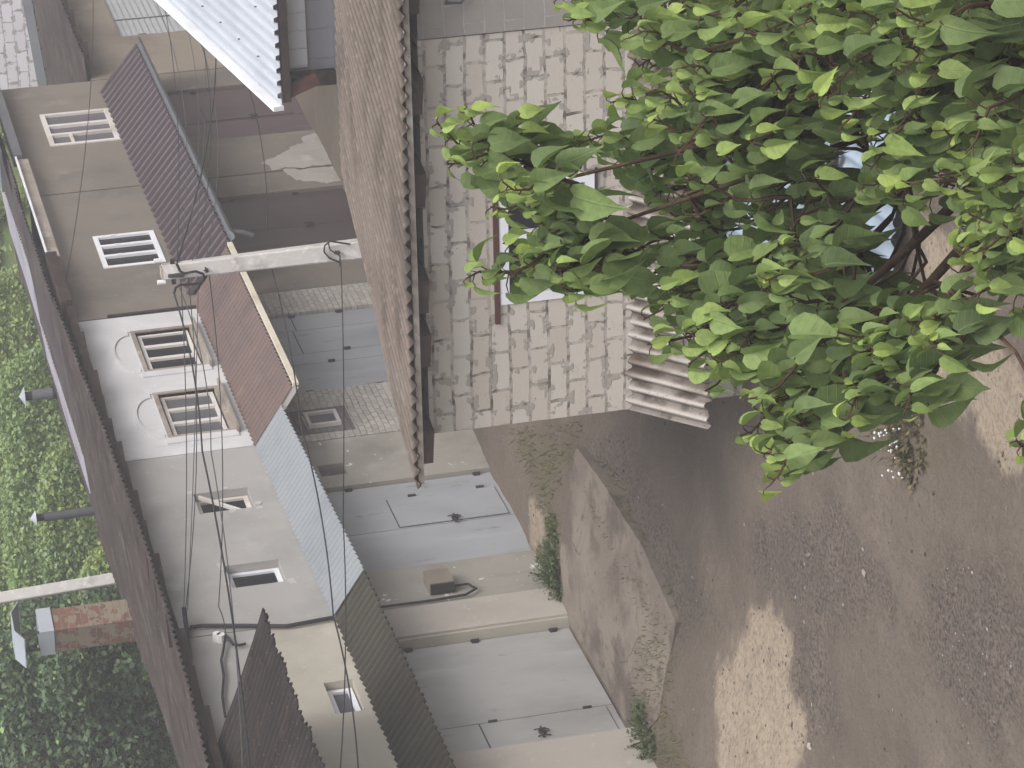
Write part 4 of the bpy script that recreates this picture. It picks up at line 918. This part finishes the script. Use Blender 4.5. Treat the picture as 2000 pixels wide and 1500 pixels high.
for i in range(10):
    rnd = random.Random(100+i); org = C0+rn*(1.6+i*2.55); mb = MB(); mb.tint = []
    us = [k*.5 for k in range(-70, 71)]
    us = [u for u in us if (org+rd_*u).y > 21.9 and seen(org+rd_*u, ground_z((org+rd_*u).x, (org+rd_*u).y)+1)]
    if not us: continue
    lo, hi = us[0]-.5, us[-1]+.5
    nl = int((2600 if i < 7 else 1300)*(hi-lo))
    hue = rnd.random()
    for k in range(nl):
        u = rnd.uniform(lo, hi); q = org+rd_*u
        if q.y < 21.8 or not seen(q, ground_z(q.x, q.y)+1): continue
        gz = ground_z(q.x, q.y)
        cl = noise.noise(Vector((u*.8, i*5.3, 0))); cl2 = noise.noise(Vector((u*2.1, i*3.3, 4)))
        H = 1.5+.16*cl+.1*cl2; w = .42+.1*cl2
        v = rnd.gauss(0, .4); h = rnd.random()**.55*H*(1-.22*v*v)
        lobe = noise.noise(Vector((u*1.6, v*2, h*2+i*7)))
        if lobe < -.5: continue
        t = rnd.random(); c = FG[0] if t < .25 else FG[1] if t < .65 else FG[2] if t < .9 else FG[4]
        yv = noise.noise(Vector((u*.45, i*2.7, 9)))
        if yv > .12 and rnd.random() < .65: c = mixc(c, FG[3], rnd.uniform(.3, .9))
        if lobe < -.05: c = mixc(c, FG[0], .6)
        c = mixc(c, (FG[3], FG[0], FG[2])[i % 3], .28)
        small_leaf(mb, Vector((q.x, q.y, gz+h))+rn*v*w*1.3+rd_*rnd.uniform(-.1, .1), rnd.uniform(.05, .12), c, rnd)
    r_ = thing('crop_row', (org.x, org.y, ground_z(org.x, org.y)), f'{ordn[i]} leafy green crop row counted from the garage roofs up the slope', 'crop row', 'crop rows on the slope behind the garages')
    mb.build('foliage', 'leaf_field', r_, recalc=False)
# low undergrowth between rows
mb = MB(); mb.tint = []; rnd = random.Random(55)
for k in range(16000):
    a = rnd.uniform(R(14), R(37)); dd = rnd.uniform(42, 80)
    x, y = dd*math.cos(a), dd*math.sin(a)
    if y < 22.2: continue
    if rnd.random() > .35+.6*noise.noise(Vector((x*.35, y*.35, 2)))+.25: continue
    c = mixc(FG[rnd.choice((0, 1, 1, 2))], lin(120, 112, 78)[:3], rnd.random()*.45)
    small_leaf(mb, Vector((x, y, ground_z(x, y)+rnd.random()**2*.4)), rnd.uniform(.12, .26), c, rnd)
tag(mb.build('undergrowth', 'leaf_field', recalc=False), kind='stuff')

def crown_tree(name, base, cen, rad, n, cols, label, leafL, seed, mat):
    rnd = random.Random(seed); t = thing(name, base, label, 'tree'); L = MB(); L.tint = []; W = MB()
    cen = Vector(cen); clumps = []
    for k in range(46):
        d = Vector((rnd.gauss(0, 1), rnd.gauss(0, 1), rnd.gauss(0, .85))).normalized()
        clumps.append((cen+Vector((d.x*rad[0], d.y*rad[1], d.z*rad[2]))*rnd.uniform(.45, 1.0), rnd.uniform(.45, .95), rnd.random()))
    bt = Vector(base); W.tube([bt, bt.lerp(cen, .4)+Vector((.1, 0, 0)), cen], .2, 9, .09)
    for c, r, tt in clumps: W.tube([bt.lerp(cen, rnd.uniform(.45, .95)), cen.lerp(c, .5)+Vector((0, 0, -.1)), c], .05, 5, .015)
    for k in range(n):
        c, r, tt = rnd.choice(clumps); d = Vector((rnd.gauss(0, 1), rnd.gauss(0, 1), rnd.gauss(0, .8))).normalized()*r*rnd.random()**.35
        col = mixc(cols[0], cols[1], min(1, max(0, tt*.7+rnd.gauss(0, .22))))
        if rnd.random() < .05: col = cols[2]
        small_leaf(L, c+d, leafL*rnd.uniform(.7, 1.35), col, rnd)
    W.build('trunk', 'bark', t, recalc=False); L.build('crown', mat, t, recalc=False)
tc = at(85, 1445, 47.0)
crown_tree('tree', (tc.x, tc.y, ground_z(tc.x, tc.y)-.1), (tc.x, tc.y, tc.z-.25), (2.3, 2.3, 1.8), 42000, (lin(68, 86, 64)[:3], lin(108, 130, 94)[:3], lin(142, 168, 106)[:3]), 'dark bushy tree behind the roofs at the near end of the row', .1, 77, 'leaf_dark')

# ------------------------------------------------------------------ weeds, gravel, rubble
def weed(name, c, r, h, n, label, cat='weeds', cols=None, seed=0, grp='weed clumps along the lane'):
    rnd = random.Random(seed); mb = MB(); mb.tint = []; cols = cols or (lin(66, 84, 52)[:3], lin(106, 118, 76)[:3])
    for k in range(n):
        a = rnd.uniform(0, 6.28); q = r*rnd.random()**.6; x, y = c[0]+q*math.cos(a), c[1]+q*math.sin(a)
        z = ground_z(x, y) if len(c) < 3 else c[2]; hh = h*rnd.uniform(.4, 1.1)*(1-.5*q/r)
        d = Vector((math.cos(a)*.5+rnd.gauss(0, .3), math.sin(a)*.5+rnd.gauss(0, .3), 1)).normalized()*hh; s_ = d.orthogonal().normalized()*rnd.uniform(.008, .02)
        col = mixc(cols[0], cols[1], rnd.random()); o = len(mb.v); p = Vector((x, y, z-.02))
        mb.v += [p-s_, p+s_, p+d*.6+s_*1.5, p+d*.6-s_*1.5, p+d+Vector((d.x*.3, d.y*.3, -.1*hh))]; mb.f += [(o, o+1, o+2, o+3), (o+3, o+2, o+4)]; mb.tint += [col+(1,)]*5
        for j in range(2):
            mb_p = p+d*rnd.uniform(.35, 1); small_leaf(mb, mb_p+Vector((rnd.gauss(0, .02), rnd.gauss(0, .02), 0)), rnd.uniform(.02, .06), col, rnd)
    o = mb.build(name, 'weed_leaf', loc=(c[0], c[1], ground_z(c[0], c[1])), recalc=False); return tag(o, label, cat, grp)
P = Z(1088, 1130, -.02); weed('weed_clump', (P.x, P.y), .40, .38, 260, 'bushy green weed clump growing where the apron meets the grey garage wall', seed=1)
P = Z(1290, 1432, -.12); weed('weed_clump', (P.x, P.y), .32, .30, 170, 'green weeds sprouting at the near corner of the concrete apron', seed=2)
P = Z(1100, 1040, -.12); weed('weed_clump', (P.x, P.y), .25, .14, 110, 'low weeds in the dirt gap between the blue grey door and the apron', seed=3)
P = Z(1770, 850, -.45); weed('weed_clump', (P.x, P.y), .42, .22, 260, 'dry weed patch with tiny white flowers under the leafy tree', seed=4, cols=(lin(92, 84, 62)[:3], lin(130, 112, 92)[:3]))
fl = MB(); rnd = random.Random(4)
for k in range(42):
    a = rnd.uniform(0, 6.28); q = .38*rnd.random()**.7; x, y = P.x+q*math.cos(a), P.y+q*math.sin(a)
    z = ground_z(x, y)+rnd.uniform(.1, .24); r = rnd.uniform(.008, .016)
    fl.add([(x+r*math.cos(t), y+r*math.sin(t), z) for t in (0, 1.26, 2.5, 3.77, 5)]+[(x, y, z+r*.7), (x, y, z-.02)], [(i, (i+1) % 5, 5) for i in range(5)]+[((i+1) % 5, i, 6) for i in range(5)])
tag(fl.build('flowers', 'porcelain', loc=tuple(P), recalc=False), kind='stuff')
# sparse grass in the green strips
mb = MB(); mb.tint = []; rnd = random.Random(8)
for k in range(48000):
    x, y = rnd.uniform(22, 34), rnd.uniform(9, 17.4); d = max(poly_dist(x, y, Pq) for Pq in GREEN)
    if d < -.12 or rnd.random() > .35+.5*noise.noise(Vector((x*1.7, y*1.7, 6)))+max(0, d)*1.5: continue
    z = ground_z(x, y); h = rnd.uniform(.03, .1); t = rnd.uniform(0, 6.28); s_ = Vector((math.cos(t), math.sin(t), 0))*.008; dd = Vector((rnd.gauss(0, .4), rnd.gauss(0, .4), 1))*h; o = len(mb.v); p = Vector((x, y, z))
    mb.v += [p-s_, p+s_, p+dd]; mb.f.append((o, o+1, o+2)); mb.tint += [mixc(lin(78, 84, 54)[:3], lin(120, 112, 84)[:3], rnd.random())+(1,)]*3
tag(mb.build('grass', 'weed_leaf', recalc=False), kind='stuff')
def stone(mb, p, r, tint, rnd):
    o = len(mb.v); ax = [Vector((rnd.uniform(.6, 1.3)*r, 0, 0)), Vector((0, rnd.uniform(.5, 1.1)*r, 0)), Vector((0, 0, rnd.uniform(.35, .7)*r))]
    rot = Matrix.Rotation(rnd.uniform(0, 6.3), 3, 'Z')
    pts = [ax[0], ax[1], -ax[0], -ax[1], (ax[0]+ax[1])*.75+ax[2]*.5, (ax[1]-ax[0])*.72+ax[2]*.6, -(ax[0]+ax[1])*.7+ax[2]*.5, (ax[0]-ax[1])*.72+ax[2]*.5, ax[2]*1.1]
    mb.v += [p+rot @ (q*rnd.uniform(.85, 1.12)) for q in pts]
    mb.f += [tuple(o+i for i in f) for f in ((0, 4, 7), (0, 1, 4), (1, 5, 4), (1, 2, 5), (2, 6, 5), (2, 3, 6), (3, 7, 6), (3, 0, 7), (4, 5, 8), (5, 6, 8), (6, 7, 8), (7, 4, 8))]
    mb.tint += [tint+(1,)]*9
mb = MB(); mb.tint = []; rnd = random.Random(9); SC = [lin(150, 140, 131)[:3], lin(116, 106, 99)[:3], lin(92, 84, 79)[:3], lin(74, 66, 63)[:3], lin(172, 164, 154)[:3], lin(112, 92, 82)[:3]]
k = 0
while k < 9500:
    x, y = rnd.uniform(18, 33), rnd.uniform(6, 17.2); gr = max(poly_dist(x, y, Pq) for Pq in GRAV); sd_ = max(poly_dist(x, y, Pq) for Pq in SAND)
    pr = .10+(.75 if gr > 0 else 0)+(.25 if sd_ > -.1 else 0); pr *= .5+1.2*max(0, noise.noise(Vector((x*1.1, y*.8, 3)))+.25)
    k += .15
    if rnd.random() > pr: continue
    if y > 15.4 and 27 < x < 31.6: continue
    stone(mb, Vector((x, y, ground_z(x, y))), .006+.018*rnd.random()**3.6, SC[rnd.choice((0, 1, 1, 1, 2, 2, 2, 2, 3, 3, 3, 3, 5)) if rnd.random() < .975 else 4], rnd); k += .85
tag(mb.build('gravel', 'stone_mix', recalc=False), kind='stuff')
rub = [((1318, 1472), .15, 'largest pale broken concrete lump beside the apron corner'), ((1300, 1490), .11, 'flat grey broken concrete piece at the very corner by the wall'), ((1346, 1468), .09, 'small pale rubble piece outermost from the apron corner'), ((1600, 1455), .06, 'white stone lying on the pale sand strip'),
       ((1575, 1085), .05, 'lone grey stone in the gravel streak of the yard'), ((1680, 1120), .055, 'pale angular stone in the middle of the muddy yard')]
for (px, r, lb_) in rub:
    m = MB(); m.tint = []; p = Z(*px, -.42); p.z = ground_z(p.x, p.y); stone(m, p, r, SC[0] if px[0] < 1500 or px[0] > 1650 else SC[4] if px[0] == 1600 else SC[1], random.Random(px[0]))
    tag(m.build('stone', 'stone_mix', loc=tuple(p), recalc=False), lb_, 'stone')
# dry twigs on the black lean-to roof
tw = MB(); rnd = random.Random(12)
for k in range(46):
    x = rnd.uniform(26.0, 28.6); y = rnd.uniform(16.1, 17.3); z = lambda xx, yy: 3.97+(yy-15.89)*.35+.035
    a = rnd.uniform(0, 6.28); pts = []
    for j in range(4): pts.append((x, y, z(x, y)+rnd.uniform(0, .02))); x += .09*math.cos(a); y += .05*math.sin(a); a += rnd.gauss(0, .5)
    tw.tube(pts, .005, 4, .002)
tag(tw.build('dry_twigs', 'bark'), kind='stuff')

# ------------------------------------------------------------------ light: bright overcast
w = bpy.data.worlds.new('World'); sc.world = w; w.use_nodes = True; t = w.node_tree; bg = t.nodes['Background']
sky = t.nodes.new('ShaderNodeTexSky'); sky.sky_type = 'NISHITA'; sky.sun_disc = False; sky.sun_elevation = R(52); sky.air_density = 1.0; sky.dust_density = 4.0; sky.ozone_density = .6
hs = t.nodes.new('ShaderNodeHueSaturation'); hs.inputs['Saturation'].default_value = .3
t.links.new(sky.outputs[0], hs.inputs['Color']); t.links.new(hs.outputs[0], bg.inputs['Color']); bg.inputs['Strength'].default_value = .15
sd = Vector((-.42, -.72, 0)).normalized()*math.cos(R(52))+Vector((0, 0, math.sin(R(52))))
sl = bpy.data.lights.new('sun', 'SUN'); sl.energy = 1.5; sl.angle = R(40); sl.color = (1, .965, .92)
so = bpy.data.objects.new('sun', sl); COL.objects.link(so); so.rotation_euler = sd.to_track_quat('Z', 'Y').to_euler(); so.location = (0, 0, 60)
sky.sun_rotation = math.atan2(sd.x, sd.y)
HAZE = 0.0025
if HAZE:
    hm = bpy.data.materials.new('haze'); hm.use_nodes = True; ht = hm.node_tree; ht.nodes.remove(ht.nodes['Principled BSDF'])
    pv = ht.nodes.new('ShaderNodeVolumePrincipled'); pv.inputs['Density'].default_value = HAZE; pv.inputs['Color'].default_value = (.93, .9, .92, 1); pv.inputs['Anisotropy'].default_value = 0
    ht.links.new(pv.outputs[0], ht.nodes['Material Output'].inputs['Volume'])
    hz = MB().box(-62, 402, -122, 402, -4, 10.5).build('haze', hm); hz['kind'] = 'stuff'
sc.view_settings.view_transform = 'Standard'; sc.view_settings.look = 'None'; sc.view_settings.gamma = 1; sc.view_settings.exposure = 0.54
